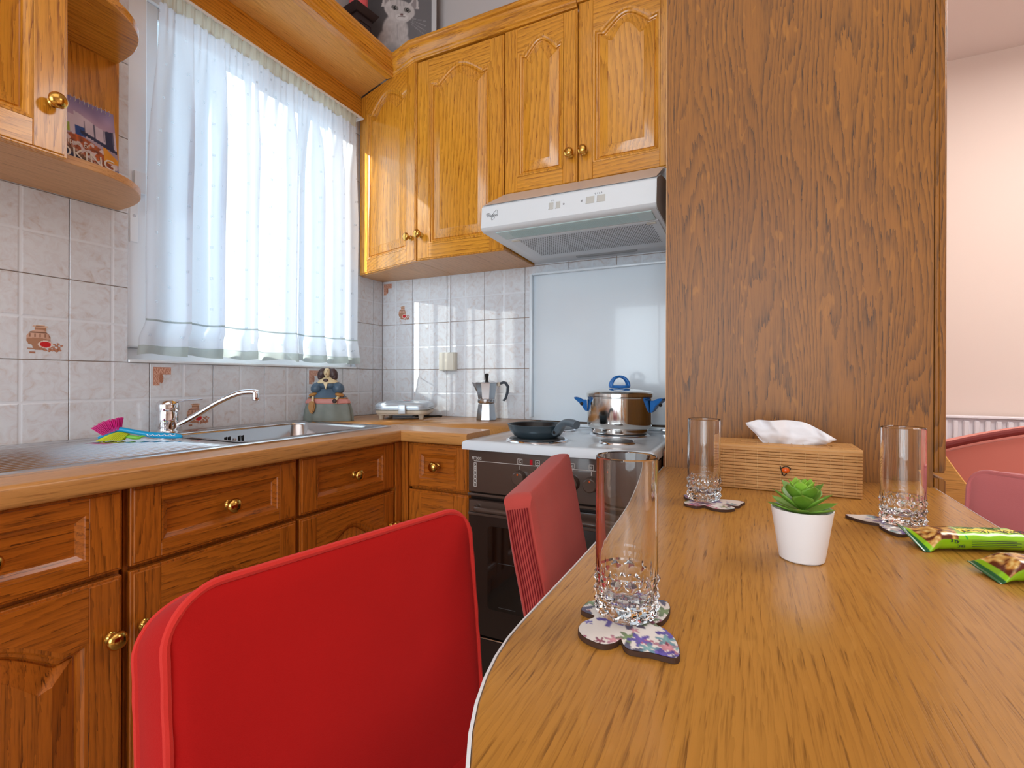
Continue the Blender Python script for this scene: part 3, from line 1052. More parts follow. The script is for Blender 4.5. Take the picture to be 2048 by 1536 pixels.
# back run cabinet (facing -Y)
t = thing('base_cabinet', 'narrow oak base cabinet with small drawer between corner post and stove', 'cabinet', (-0.94, 1.65, 0))
obj('carcass', box(-1.058, -0.812, 1.397, YB, 0.10, 0.828), WL['z'], t, smooth=False)
obj('plinth', box(-1.058, -0.812, 1.43, YB, 0.0, 0.10), WL['x'], t, smooth=False)
door(t, at(-1.058, 1.375, 0.675), 0.238, 0.150, WL, 'x', drawer=True, kn=(0.119, 0.078), name='drawer', sw=0.045)
door(t, at(-1.058, 1.375, 0.112), 0.238, 0.554, WL, 'x', arch=0.04, rt=0.10, kn=(0.03, 0.44))

# worktop: L shape, rounded front nosing
wt = thing('worktop', 'L-shaped oak laminate worktop running under sink and coffee pot', 'worktop', (-1.36, 0.8, 0.83))
ZT = 0.870
def nose(x, z0=0.831, z1=ZT, r=0.009, n=5):
    """front edge profile points as (offset, z), rounded top and bottom"""
    pts = []
    for k in range(n + 1):
        a = -PI / 2 + PI / 2 * k / n
        pts.append((-r + r * math.cos(a), z0 + r + r * math.sin(a)))
    for k in range(n + 1):
        a = PI / 2 * k / n
        pts.append((-r + r * math.cos(a), z1 - r + r * math.sin(a)))
    return pts
# left leg with a cut-out for the basin, so build as strips of a cross-section sweep
BX0, BX1, BY0, BY1 = -1.566, -1.206, 0.872, 1.362      # basin hole
bm = bmesh.new()
fr = nose(0)
prof = [(-1.22 - (-1.065), 0.831)] + fr + [(-1.22 - (-1.065), ZT)]
def sweepY(bm, xf, y0, y1, miter):
    a, b = [], []
    for o, z in prof:
        a.append(bm.verts.new((xf + o, y0, z)))
        b.append(bm.verts.new((xf + o, y1 + (o if miter else 0) * -1, z)))
    fs = []
    for i in range(len(prof)):
        j = (i + 1) % len(prof)
        fs.append(bm.faces.new((a[i], a[j], b[j], b[i])))
    fs += [bm.faces.new(a), bm.faces.new(b[::-1])]
    bmesh.ops.recalc_face_normals(bm, faces=fs)
sweepY(bm, -1.062, -0.40, 1.3395, True)
add_box(bm, XL + 0.001, BX0, -0.40, YB - 0.0005, 0.831, ZT)
add_box(bm, BX0, -1.2169, -0.40, BY0, 0.831, ZT)
add_box(bm, BX0, -1.2169, BY1, YB - 0.0005, 0.831, ZT)
obj('countertop', bm, WC['y'], wt, auto=40)
bm = bmesh.new()
a, b = [], []
yf = 1.3395
for o, z in prof:
    a.append(bm.verts.new((-1.062 + o + 0.0005, yf - o, z)))
    b.append(bm.verts.new((-0.8055, yf - o, z)))
fs = []
for i in range(len(prof)):
    j = (i + 1) % len(prof)
    fs.append(bm.faces.new((a[i], a[j], b[j], b[i])))
fs += [bm.faces.new(a), bm.faces.new(b[::-1])]
bmesh.ops.recalc_face_normals(bm, faces=fs)
add_box(bm, -1.2168, -0.8055, 1.4946, YB - 0.0005, 0.831, ZT)
obj('countertop', bm, WC['x'], wt, auto=40)

# ------------------------------------------------------------------ sink
sk = thing('sink', 'stainless steel inset sink with ribbed drainboard left of the basin', 'sink', (-1.40, 0.87, ZT))
SX0, SX1, SY0, SY1 = -1.646, -1.158, 0.27, 1.405
ZS = ZT + 0.004
def sink_top():
    bm = bmesh.new()
    xs = [SX0, SX0 + 0.004, SX0 + 0.012, SX0 + 0.02] + [SX0 + 0.02 + (SX1 - SX0 - 0.04) * k / 240 for k in range(1, 240)] + [SX1 - 0.02, SX1 - 0.012, SX1 - 0.004, SX1]
    ys = [SY0, SY0 + 0.004, SY0 + 0.012, SY0 + 0.022] + [SY0 + 0.022 + (BY0 - 0.02 - SY0 - 0.022) * k / 46 for k in range(1, 46)] + [BY0 - 0.02, BY0 - 0.008, BY0, BY0 + 0.06, BY1 - 0.06, BY1, BY1 + 0.008, SY1 - 0.020, SY1 - 0.012, SY1 - 0.004, SY1]
    def hz(x, y):
        e = min(x - SX0, SX1 - x, y - SY0, SY1 - y)
        z = ZS + (0.0035 * sm(0, 0.012, e)) - 0.0045 * sm(0.014, 0.024, e)
        # ribs of the drainboard
        if y < BY0 - 0.03 and y > SY0 + 0.04 and SX0 + 0.075 < x < SX1 - 0.035:
            tt = sm(BY0 - 0.03, BY0 - 0.10, y) * sm(SY0 + 0.04, SY0 + 0.09, y)
            ph = (x - SX0 - 0.075) / 0.0235
            z += 0.0040 * tt * (0.5 - 0.5 * math.cos(2 * PI * ph)) ** 3
            z -= 0.0012 * tt
        return z
    g = {}
    for i, x in enumerate(xs):
        for j, y in enumerate(ys):
            g[i, j] = bm.verts.new((x, y, hz(x, y)))
    for i in range(len(xs) - 1):
        for j in range(len(ys) - 1):
            cx, cy = (xs[i] + xs[i + 1]) / 2, (ys[j] + ys[j + 1]) / 2
            if BX0 + 0.004 < cx < BX1 - 0.004 and BY0 < cy < BY1:
                continue
            bm.faces.new((g[i, j], g[i + 1, j], g[i + 1, j + 1], g[i, j + 1]))
    return bm
bm = sink_top()
# skirt down to the worktop
be = [e for e in bm.edges if e.is_boundary and (abs(e.verts[0].co.x - SX0) < 1e-5 and abs(e.verts[1].co.x - SX0) < 1e-5 or abs(e.verts[0].co.x - SX1) < 1e-5 and abs(e.verts[1].co.x - SX1) < 1e-5 or abs(e.verts[0].co.y - SY0) < 1e-5 and abs(e.verts[1].co.y - SY0) < 1e-5 or abs(e.verts[0].co.y - SY1) < 1e-5 and abs(e.verts[1].co.y - SY1) < 1e-5)]
r = bmesh.ops.extrude_edge_only(bm, edges=be)
for v in r['geom']:
    if isinstance(v, bmesh.types.BMVert): v.co.z = ZT + 0.0002
bmesh.ops.recalc_face_normals(bm, faces=bm.faces[:])
obj('drainboard', bm, STEEL, sk, auto=50)
# basin
def rrect(x0, x1, y0, y1, r, n=6):
    pts = []
    for cx, cy, a0 in ((x1 - r, y1 - r, 0), (x0 + r, y1 - r, 90), (x0 + r, y0 + r, 180), (x1 - r, y0 + r, 270)):
        for k in range(n + 1):
            a = R(a0 + 90 * k / n)
            pts.append((cx + r * math.cos(a), cy + r * math.sin(a)))
    return pts
bm = bmesh.new()
lv = [(-0.012, ZS + 0.0005, 0.03), (-0.003, ZS + 0.0016, 0.035), (0.002, ZS - 0.001, 0.04), (0.005, ZS - 0.008, 0.045), (0.010, ZS - 0.12, 0.055), (0.020, ZS - 0.145, 0.055), (0.045, ZS - 0.155, 0.05)]
rg = []
for d, z, r in lv:
    rg.append([bm.verts.new((p[0], p[1], z)) for p in rrect(BX0 + d, BX1 - d, BY0 + d, BY1 - d, r)])
for a, b in zip(rg[:-1], rg[1:]):
    for i in range(len(a)):
        j = (i + 1) % len(a)
        bm.faces.new((a[i], b[i], b[j], a[j]))
bm.faces.new(rg[-1][::-1])
bmesh.ops.recalc_face_normals(bm, faces=bm.faces[:])
bmesh.ops.reverse_faces(bm, faces=bm.faces[:])
obj('basin', bm, STEEL, sk, auto=60)
for k, dy in enumerate((-0.030, -0.018, 0.018, 0.030)):
    obj('overflow_slot', box(BX0 + 0.0085, BX0 + 0.0105, 1.09 + dy - 0.0028, 1.09 + dy + 0.0028, 0.826, 0.850, 0.001), DARK, sk)
obj('overflow_screw', lathe([(0, 0.003), (0.004, 0.002), (0.005, 0)], 14, Matrix.Translation((BX0 + 0.0095, 1.09, 0.838)) @ Matrix.Rotation(PI / 2, 4, 'Y')), CHROME, sk)
obj('drain', lathe([(0, 0.001), (0.020, 0.001), (0.024, 0.003), (0.038, 0.002), (0.040, 0)], 28, Matrix.Translation((-1.386, 1.117, ZS - 0.155))), CHROME, sk)

# faucet
fa = thing('faucet', 'chrome single-lever mixer tap with long curved spout behind the drainboard', 'faucet', (-1.605, 0.905, ZS))
FB = Matrix.Translation((-1.605, 0.905, ZS))
obj('body', lathe([(0.0, 0.0005), (0.030, 0.0005), (0.030, 0.004), (0.0275, 0.007), (0.0265, 0.012), (0.0265, 0.018), (0.0275, 0.020), (0.0275, 0.060), (0.0262, 0.063), (0.0262, 0.068), (0, 0.068)], 36, FB), CHROME, fa)
obj('lever_cap', lathe([(0.0, 0.069), (0.0295, 0.069), (0.0300, 0.072), (0.0300, 0.085), (0.0280, 0.094), (0.022, 0.100), (0.0, 0.102)], 36, FB), CHROME, fa)
dx, dy = 0.62, 0.78
lv = [(0.012, 0.096, 0.016, 0.006), (0.030, 0.099, 0.012, 0.0045), (0.050, 0.1005, 0.0085, 0.003), (0.075, 0.102, 0.0075, 0.0025), (0.092, 0.1035, 0.0070, 0.0025)]
bm = bmesh.new()
rings = []
for l, z, wv, hv in lv:
    c = Vector((-1.605 + dx * l, 0.905 + dy * l, ZS + z))
    s = Vector((-dy, dx, 0))
    rings.append([bm.verts.new(c + s * wv * math.cos(a) + Vector((0, 0, hv * math.sin(a)))) for a in [2 * PI * k / 14 for k in range(14)]])
for a, b in zip(rings[:-1], rings[1:]):
    for i in range(14):
        j = (i + 1) % 14
        bm.faces.new((a[i], a[j], b[j], b[i]))
bm.faces.new(rings[0]); bm.faces.new(rings[-1][::-1])
bmesh.ops.recalc_face_normals(bm, faces=bm.faces[:])
obj('lever', bm, CHROME, fa)
# spout from low on the body out over the basin
sp0 = Vector((-1.605, 0.905, ZS + 0.016))
e = Vector((-1.415, 1.060, ZS + 0.120))
d = (e - sp0)
pts = [sp0 + Vector((d.x * 0.08, d.y * 0.08, 0.004)), sp0 + Vector((d.x * 0.30, d.y * 0.30, 0.036)), sp0 + Vector((d.x * 0.55, d.y * 0.55, 0.077)), sp0 + Vector((d.x * 0.78, d.y * 0.78, 0.104)), sp0 + Vector((d.x * 0.93, d.y * 0.93, 0.110)), sp0 + Vector((d.x * 1.03, d.y * 1.03, 0.107))]
obj('spout', tube(smooth_curve(pts, 8), 0.0085, 18), CHROME, fa)
q = sp0 + Vector((d.x * 1.0, d.y * 1.0, 0))
obj('aerator', lathe([(0, 0.084), (0.0095, 0.084), (0.0105, 0.087), (0.0105, 0.102), (0.0098, 0.106), (0.0098, 0.112), (0.008, 0.1155), (0, 0.116)], 24, Matrix.Translation((q.x, q.y, ZS + 0.014))), CHROME, fa)

# dish brush lying on the drainboard (side profile drawn in its own x-z plane)
br = thing('dish_brush', 'blue dish brush with magenta and yellow bristles lying on the drainboard', 'brush', (-1.468, 0.748, ZS + 0.003), rz=math.atan2(0.118, 0.165))
hp = [(-0.088, 0.004), (-0.070, 0.012), (-0.050, 0.0235), (-0.040, 0.026), (-0.020, 0.0225), (0.010, 0.016), (0.040, 0.010), (0.070, 0.0075), (0.098, 0.006), (0.112, 0.0045)]
hr = [0.003, 0.0055, 0.0065, 0.0065, 0.0060, 0.0062, 0.0078, 0.0085, 0.0072, 0.003]
cc = smooth_curve([(p[0], 0, p[1] + 0.004) for p in hp], 6)
rr = []
for i in range(len(hr) - 1):
    for k in range(6): rr.append(hr[i] + (hr[i + 1] - hr[i]) * k / 6)
rr.append(hr[-1])
obj('handle', tube(cc, rr, 14), CYAN, br, local=True)
for k in range(5):
    obj('grip_rib', tube(smooth_curve([(0.030 + k * 0.014, -0.0085, 0.017), (0.036 + k * 0.014, -0.0098, 0.0125), (0.043 + k * 0.014, -0.0085, 0.0145)], 4), 0.0008, 6), PVC, br, local=True)
rnd = random.Random(3)
bm = bmesh.new()
for i in range(15):
    for j in range(4):
        s = i / 14
        bx = -0.074 + 0.036 * s
        bz = 0.015 + 0.014 * s
        ang = R(142 - 56 * s) + rnd.uniform(-0.03, 0.03)
        ln = 0.033 + rnd.uniform(-0.002, 0.001)
        yy = (j - 1.5) * 0.0042
        add_tube(bm, [(bx, yy, bz), (bx + math.cos(ang) * ln, yy * 1.7, bz + math.sin(ang) * ln)], [0.0010, 0.0014], 5)
o = obj('bristles', bm, MAG, br, local=True); o['kind'] = 'stuff'
bm = bmesh.new()
for i in range(14):
    for j in range(4):
        s = i / 13
        bx = -0.066 + 0.050 * s
        bz = 0.013 + 0.010 * math.sin(s * 2.6)
        yy = (j - 1.5) * 0.0045 - 0.002
        add_tube(bm, [(bx, yy, bz), (bx - 0.020 + 0.004 * s, yy * 1.6, max(0.0005, bz - 0.021))], [0.0010, 0.0013], 5)
o = obj('bristles', bm, YEL, br, local=True); o['kind'] = 'stuff'
bm = bmesh.new()
add_ball(bm, (-0.004, -0.004, 0.009), (0.020, 0.0045, 0.0055), 2, Matrix.Rotation(R(8), 3, 'Y'))
add_tube(bm, [(0.012, -0.004, 0.010), (0.028, -0.003, 0.014)], 0.0028, 8)
obj('leaf_scraper', bm, LIME, br, local=True)

# ------------------------------------------------------------------ wall cabinets
ZU, ZUT, YU = 1.530, 2.340, 1.653
# left wall cabinet with quarter-round end shelves
t = thing('wall_cabinet', 'oak wall cabinet at upper left with brass knob and rounded open end shelves', 'cabinet', (-1.52, 0.3, ZU))
obj('carcass', box(XL + 0.001, -1.396, -0.30, 0.552, ZU + 0.020, ZUT), WU['z'], t, smooth=False)
wd = 0.425
door(t, ML(0.563 - wd, ZU + 0.001, -1.374), wd, ZUT - ZU - 0.003, WU, 'y', arch=0.05, kn=(wd - 0.028, 0.110), sw=0.060, rb=0.062)
door(t, ML(0.563 - 2 * wd - 0.004, ZU + 0.001, -1.374), wd, ZUT - ZU - 0.003, WU, 'y', arch=0.05, sw=0.060, rb=0.062)
def shelf_pts(y0, yend, xf, n=20):
    pts = [(XL + 0.001, y0), (xf, y0)]
    ry = yend - 0.60
    for k in range(n + 1):
        a = PI / 2 * k / n
        pts.append((XL + 0.012 + (xf - XL - 0.012) * math.cos(a) ** 0.75, 0.60 + ry * math.sin(a) ** 0.95))
    pts.append((XL + 0.001, yend))
    return pts
obj('shelf', prism(shelf_pts(-0.30, 0.800, -1.397), ZU, ZU + 0.0195, 'xy', 0.0015), WS, t)
obj('shelf', prism(shelf_pts(0.553, 0.790, -1.390), 1.948, 1.970, 'xy', 0.0015), WU['y'], t)
obj('shelf', prism(shelf_pts(0.553, 0.790, -1.390), ZUT - 0.022, ZUT, 'xy', 0.0015), WU['y'], t)
obj('back_panel', box(XL + 0.0012, XL + 0.010, 0.553, 0.795, ZU + 0.0225, ZUT - 0.022), WU['z'], t, smooth=False)

# corner wall cabinet with angled door
ang = math.atan2(1.653 - 1.780, -1.237 - (-1.660))
LW = math.hypot(0.127, 0.423)
t = thing('wall_cabinet', 'narrow angled oak corner wall cabinet next to the window', 'cabinet', (-1.45, 1.85, ZU))
obj('carcass', prism([(XL + 0.001, YB - 0.001), (XL + 0.001, 1.803), (-1.240, 1.678), (-1.240, YB - 0.001)], ZU, ZUT - 0.001, 'xy'), WU['z'], t, smooth=False)
obj('bottom_board', prism([(XL + 0.0011, YB - 0.0015), (XL + 0.0011, 1.800), (-1.241, 1.674), (-1.241, YB - 0.0015)], ZU - 0.004, ZU - 0.0002, 'xy'), WS, t, smooth=False)
door(t, at(-1.658, 1.779, ZU - 0.002, ang), LW - 0.008, 2.359 - ZU, WU, 'x', arch=0.05, kn=(LW - 0.036, 0.098), sw=0.060, rb=0.060)
# tall wall cabinet
t = thing('wall_cabinet', 'tall single-door oak wall cabinet left of the range hood', 'cabinet', (-1.03, 1.8, ZU))
obj('carcass', box(-1.2395, -0.8365, YU + 0.022, YB - 0.001, ZU, ZUT), WU['z'], t, smooth=False)
obj('bottom_board', box(-1.2395, -0.8365, YU + 0.010, YB - 0.0015, ZU - 0.004, ZU - 0.0002), WS, t, smooth=False)
door(t, at(-1.234, YU, ZU - 0.002), 0.396, ZUT - ZU, WU, 'x', arch=0.05, kn=(0.020, 0.100), sw=0.058, rb=0.062)
# short cabinet above the hood (two doors)
t = thing('wall_cabinet', 'short two-door oak wall cabinet directly above the white hood', 'cabinet', (-0.53, 1.8, 1.73))
obj('carcass', box(-0.8355, -0.214, YU + 0.022, YB - 0.001, 1.730, ZUT), WU['z'], t, smooth=False)
door(t, at(-0.833, YU, 1.730), 0.283, ZUT - 1.730 + 0.002, WU, 'x', arch=0.045, kn=(0.283 - 0.022, 0.100), sw=0.052, rb=0.060)
door(t, at(-0.545, YU, 1.730), 0.328, ZUT - 1.730 + 0.016, WU, 'x', arch=0.045, kn=(0.022, 0.100), sw=0.052, rb=0.060, rt=0.11)

# cornice over the back cabinets and pelmet board over the window
def cornice_prof(z):
    return [(-0.030, z), (0.004, z), (0.006, z + 0.003), (0.006, z + 0.008), (0.012, z + 0.011), (0.0135, z + 0.016), (0.010, z + 0.018), (0.013, z + 0.022), (0.023, z + 0.029), (0.031, z + 0.039), (0.033, z + 0.046), (0.041, z + 0.048), (0.044, z + 0.052), (0.044, z + 0.062), (-0.030, z + 0.062)]
t = thing('cornice', 'moulded oak cornice along the top of the back wall cabinets', 'moulding', (-0.8, 1.65, ZUT))
moulding([(-1.400, 1.7025), (-1.243, 1.655), (-0.552, 1.655)], cornice_prof(ZUT + 0.004), 'moulding', WU['x'], t)
moulding([(-0.5515, 1.655), (-0.214, 1.655)], cornice_prof(ZUT + 0.018), 'moulding', WU['x'], t)
obj('cabinet_top', prism([(XL + 0.001, YB - 0.001), (XL + 0.001, 1.80), (-1.243, 1.69), (-0.214, 1.69), (-0.214, YB - 0.001)], ZUT + 0.001, ZUT + 0.004, 'xy'), WU['x'], t, smooth=False)
t = thing('pelmet', 'oak pelmet board with moulded front bridging the top of the window', 'pelmet', (-1.53, 1.2, 2.36))
def dy(x): return 1.779 - (x + 1.658) * 0.3002
obj('board', prism([(XL + 0.001, 0.30), (-1.398, 0.30), (-1.398, dy(-1.398) - 0.0006), (XL + 0.001, dy(XL) - 0.0006)], 2.360, 2.378, 'xy'), WSO['y'], t, smooth=False)
moulding([(-1.398, -0.3), (-1.398, dy(-1.398) - 0.004)], cornice_prof(ZUT + 0.004), 'moulding', WU['y'], t)
t = thing('fascia_board', 'oak fascia board on the wall above the curtain rod', 'board', (XL + 0.01, 1.2, 2.26))
obj('board', box(XL + 0.001, XL + 0.019, 0.805, 1.775, 2.266, 2.3595, 0.001), WU['y'], t)
obj('cream_edge', box(XL + 0.0012, XL + 0.021, 0.805, 1.775, 2.258, 2.2655, 0.001), WS, t)

# picture and lantern on top
pa = math.atan2(0.20, 0.33)
pic = thing('framed_picture', 'framed black and white kitten photograph standing in the corner above the cabinets', 'picture', (-1.475, 1.80, 2.380), rz=pa)
PW, PH = 0.385, 0.49
def kitten(u, v):
    bgc = mixc((66, 62, 64), (112, 108, 110), sm(0.2, 0.9, u + 0.3 * (1 - v)))
    x, y = u, v - 0.125
    def el(cx, cy, rx, ry, rot=0.0):
        dx_, dy_ = x - cx, y - cy
        c, s = math.cos(rot), math.sin(rot)
        return ((dx_ * c + dy_ * s) / rx) ** 2 + ((-dx_ * s + dy_ * c) / ry) ** 2
    c = bgc
    nz = mnoise.noise((x * 22, y * 30, 1.0)) * 10
    b1 = el(0.50, 0.20, 0.235, 0.24, 0.1); b2 = el(0.52, 0.40, 0.17, 0.16)
    body = 1 - sm(0.80, 1.15, min(b1, b2))
    fur = 14 * mnoise.noise((x * 60, y * 26, 2.0))
    if body > 0: c = mixc(c, (192 + nz + fur, 184 + nz + fur, 182 + nz + fur), body)
    if el(0.49, 0.14, 0.14, 0.14) < 1: c = mixc(c, (112, 108, 110), 0.55 * (1 - el(0.49, 0.14, 0.14, 0.14)))
    if abs(x - 0.545) < 0.008 and 0.30 < y < 0.46: c = mixc(c, (150, 142, 142), 0.6)
    hd = 1 - sm(0.88, 1.08, min(el(0.575, 0.605, 0.205, 0.105, -0.10), el(0.58, 0.56, 0.165, 0.085)))
    for ex, tipx in ((0.42, 0.385), (0.745, 0.80)):
        ty = (y - 0.63) / 0.145
        mx_ = ex + (tipx - ex) * ty
        if 0 < ty < 1 and abs(x - mx_) < 0.085 * (1 - ty * 0.92):
            c = (150, 140, 140) if abs(x - mx_) < 0.045 * (1 - ty) else (200, 192, 190)
    if hd > 0: c = mixc(c, (200 + nz + fur * 0.6, 192 + nz + fur * 0.6, 190 + nz + fur * 0.6), hd)
    for k in range(3):
        if hd > 0.5 and abs(x - 0.585 - (k - 1) * 0.045) < 0.008 and y > 0.65: c = mixc(c, (158, 150, 150), 0.5)
    if el(0.605, 0.535, 0.085, 0.035) < 1 and hd > 0.5: c = mixc(c, (222, 216, 214), 0.7)
    for ex, ey in ((0.515, 0.625), (0.675, 0.610)):
        d_ = el(ex, ey, 0.036, 0.021, -0.25)
        if d_ < 1:
            c = (128, 124, 118) if el(ex, ey, 0.019, 0.0165) > 1 else (22, 20, 22)
            if el(ex + 0.010, ey + 0.006, 0.006, 0.005) < 1: c = (230, 230, 230)
        elif d_ < 1.6: c = (104, 96, 94)
    if el(0.603, 0.562, 0.024, 0.012) < 1: c = (116, 88, 86)
    if abs(y - 0.540 + 0.20 * abs(abs(x - 0.603) - 0.022)) < 0.0035 and abs(x - 0.603) < 0.05: c = (120, 104, 102)
    if x > 0.72 and body < 0.3:
        for k in range(4):
            yy_ = 0.53 - k * 0.018 - (x - 0.72) * (0.10 + 0.16 * k)
            if abs(y - yy_) < 0.0028 and x < 0.92: c = mixc(c, (190, 186, 186), 0.55)
    return c
PM = pic.matrix_basis = at(-1.475, 1.80, 2.380, pa)
LP = Matrix.Rotation(R(-3), 4, 'X')
painted('photo', PW - 0.044, PH - 0.044, 110, 140, kitten, PRT_MATT, None, Matrix.Translation((-PW / 2 + 0.022, -0.004, 0.022))).parent = pic
obj('backing', box(-PW / 2 + 0.01, PW / 2 - 0.01, 0.0, 0.01, 0.01, PH - 0.01), DARK, pic, local=True, smooth=False)
for q in ((-PW / 2, -PW / 2 + 0.022, 0, PH), (PW / 2 - 0.022, PW / 2, 0, PH)):
    obj('frame_side', box(q[0], q[1], -0.012, 0.012, q[2], q[3], 0.0015), FRAMEW, pic, local=True)
for q in ((0, 0.022), (PH - 0.022, PH)):
    obj('frame_side', box(-PW / 2 + 0.022, PW / 2 - 0.022, -0.0115, 0.012, q[0], q[1], 0.0015), FRAMEW, pic, local=True)

ln = thing('candle_lantern', 'dark wooden candle holder with coral candle on top of the pelmet', 'candle holder', (-1.50, 1.60, 2.380), rz=R(-8))
def frus(w0, w1, z0, z1, bev=0.001):
    bm = bmesh.new()
    vs = []
    for w_, z in ((w0, z0), (w1, z1)):
        vs.append([bm.verts.new((sx * w_ / 2, sy * w_ / 2, z)) for sx, sy in ((-1, -1), (1, -1), (1, 1), (-1, 1))])
    bm.faces.new(vs[0][::-1]); bm.faces.new(vs[1])
    for k in range(4):
        j = (k + 1) % 4
        bm.faces.new((vs[0][k], vs[0][j], vs[1][j], vs[1][k]))
    bmesh.ops.bevel(bm, geom=bm.edges[:], offset=bev, segments=1, affect='EDGES')
    return bm
obj('base', frus(0.125, 0.118, 0, 0.012), LANT, ln, local=True)
obj('body', frus(0.108, 0.078, 0.012, 0.178), LANT, ln, local=True)
obj('top_plate', frus(0.092, 0.124, 0.178, 0.205), LANT, ln, local=True)
obj('candle', lathe([(0, 0.206), (0.036, 0.206), (0.038, 0.209), (0.038, 0.275), (0.034, 0.279), (0, 0.276)], 32), CAND, ln, local=True)
for k in range(4):
    bm = bmesh.new()
    Mk = Matrix.Rotation(k * PI / 2, 4, 'Z') @ Matrix.Translation((0, -0.0468, 0.095)) @ Matrix.Rotation(R(-5.2), 4, 'X')
    for q in ((-0.034, 0.034, 0.052, 0.058), (-0.034, 0.034, -0.062, -0.056), (-0.034, -0.029, -0.056, 0.052), (0.029, 0.034, -0.056, 0.052), (-0.0025, 0.0025, -0.05, 0.046), (-0.026, 0.026, -0.010, -0.004)):
        add_box(bm, q[0], q[1], -0.003, 0.001, q[2], q[3], 0.0008)
    bm.transform(Mk)
    obj('carved_lattice', bm, LANT, ln, local=True)

# calendar on the left shelf
cal = thing('calendar', 'spiral-bound cooking calendar leaning on the open shelf at upper left', 'calendar', (-1.578, 0.660, ZU + 0.0205), rz=PI / 2 + R(4))
def cal_print(u, v):
    x, y = u, v
    n = mnoise.noise((x * 7, y * 7, 3)) * 18
    sky = mixc((186, 160, 190), (140, 130, 180), sm(0.72, 1.0, y))
    c = sky
    roof = 0.80 - 0.05 * math.sin(x * 9) - 0.06 * (x > 0.4) + 0.05 * (x > 0.55)
    if y < roof:
        c = (232, 190, 120) if x < 0.45 else (206, 196, 216)
        if x < 0.42 and y > roof - 0.14: c = (70, 62, 72) if math.sin(x * 70) > -0.1 else (196, 170, 160)
        if x < 0.42 and y < roof - 0.14: c = (236, 160, 50)
        if 0.55 < x < 0.66 and y < 0.68: c = (34, 76, 150)
        if 0.88 < x < 0.97: c = (44, 54, 92)
        if 0.42 < x < 0.50 and y < 0.68: c = (150, 170, 50)
    if y < roof and x > 0.62 and math.sin(x * 60) > 0.93 and 0.6 < y < 0.76: c = (90, 90, 120)
    if y < 0.60 - 0.06 * x: c = (170, 156, 176)
    hull = 0.60 - 0.45 * max(0, x - 0.30) ** 0.8
    if y < hull: c = (186, 168, 160) if y > hull - 0.025 else ((126, 74, 60) if math.sin(x * 95) * math.sin(y * 80) > 0.1 else (196, 150, 128))
    if y < hull - 0.09: c = mixc((120, 84, 60), (36, 46, 84), sm(0, 0.10, hull - 0.09 - y))
    d = ((x - 0.72) / 0.27) ** 2 + ((y - 0.42 + 0.35 * (x - 0.72)) / 0.11) ** 2
    if d < 1:
        c = mixc((214, 106, 40), (110, 56, 40), 0.5 + 0.8 * mnoise.noise((x * 24, y * 24, 5))) if mnoise.noise((x * 16, y * 16, 9)) > -0.12 else (214, 200, 206)
    if x > 0.84 and 0.36 < y < 0.56 and y < 0.56 - (x - 0.84) * 0.9: c = (232, 162, 50)
    if 0.60 < x and abs(y - (0.62 - 0.26 * (x - 0.6))) < 0.022: c = (40, 46, 84)
    if y < 0.30: c = mixc(c, (26, 50, 104), sm(0.30, 0.25, y))
    if 0.80 < x < 0.90 and 0.10 < y < 0.15: c = (226, 190, 40) if y < 0.125 else (200, 40, 40)
    return (c[0] + n, c[1] + n, c[2] + n)
cpm = Matrix.Rotation(R(-9), 4, 'X')
o = painted('cover', 0.215, 0.235, 110, 116, cal_print, PRT_GLOSS, None, cpm @ Matrix.Translation((-0.1075, -0.0035, 0.0)))
o.parent = cal
bm = box(-0.1075, 0.1075, -0.003, 0.0, 0.0, 0.235); bm.transform(cpm)
obj('pages', bm, TISS, cal, local=True, smooth=False)
bm = box(-0.1075, 0.1075, 0.050, 0.0515, 0.0, 0.20); bm.transform(Matrix.Rotation(R(4), 4, 'X'))
obj('easel_back', bm, TISS, cal, local=True, smooth=False)
for k in range(20):
    xx = -0.096 + k * 0.0101
    pts = [cpm @ Vector((xx, -0.0045 + 0.0045 * math.cos(a) , 0.231 + 0.0075 * math.sin(a))) for a in [2 * PI * i / 10 for i in range(11)]]
    obj('wire_ring', tube(pts, 0.0006, 5), PVC, cal, local=True)
def caltext(s, size, x, z, sx=1.0):
    o = text('lettering', s, size, PRINT, None, cpm @ Matrix.Translation((x, -0.0045, z)), sx, 0.0002)
    o.parent = cal
caltext('COOKING', 0.042, 0.000, 0.076)
caltext('the recipes of', 0.019, -0.012, 0.108)

# ------------------------------------------------------------------ light switch box on the back wall
t = thing('switch_box', 'cream square switch box on the tiled back wall', 'switch', (-1.262, YB, 1.13))
obj('housing', box(-1.306, -1.222, YB - 0.028, YB - 0.0005, 1.082, 1.166, 0.003, 2), CREAM, t)
obj('cover_plate', box(-1.303, -1.225, YB - 0.031, YB - 0.0285, 1.085, 1.163, 0.002, 2), CREAM, t)
obj('cable', tube([(-1.262, YB - 0.003, 1.166), (-1.262, YB - 0.003, 1.53)], 0.0022, 8), PVC, t)

# ------------------------------------------------------------------ stove
st = thing('stove', 'brown and white freestanding electric stove with raised white lid', 'stove', (-0.515, 1.64, 0))
X0, X1 = -0.805, -0.225
SF = 1.345
obj('body', box(X0 + 0.002, X1 - 0.002, SF + 0.020, 1.925, 0.03, 0.820), BROWND, st, smooth=False)
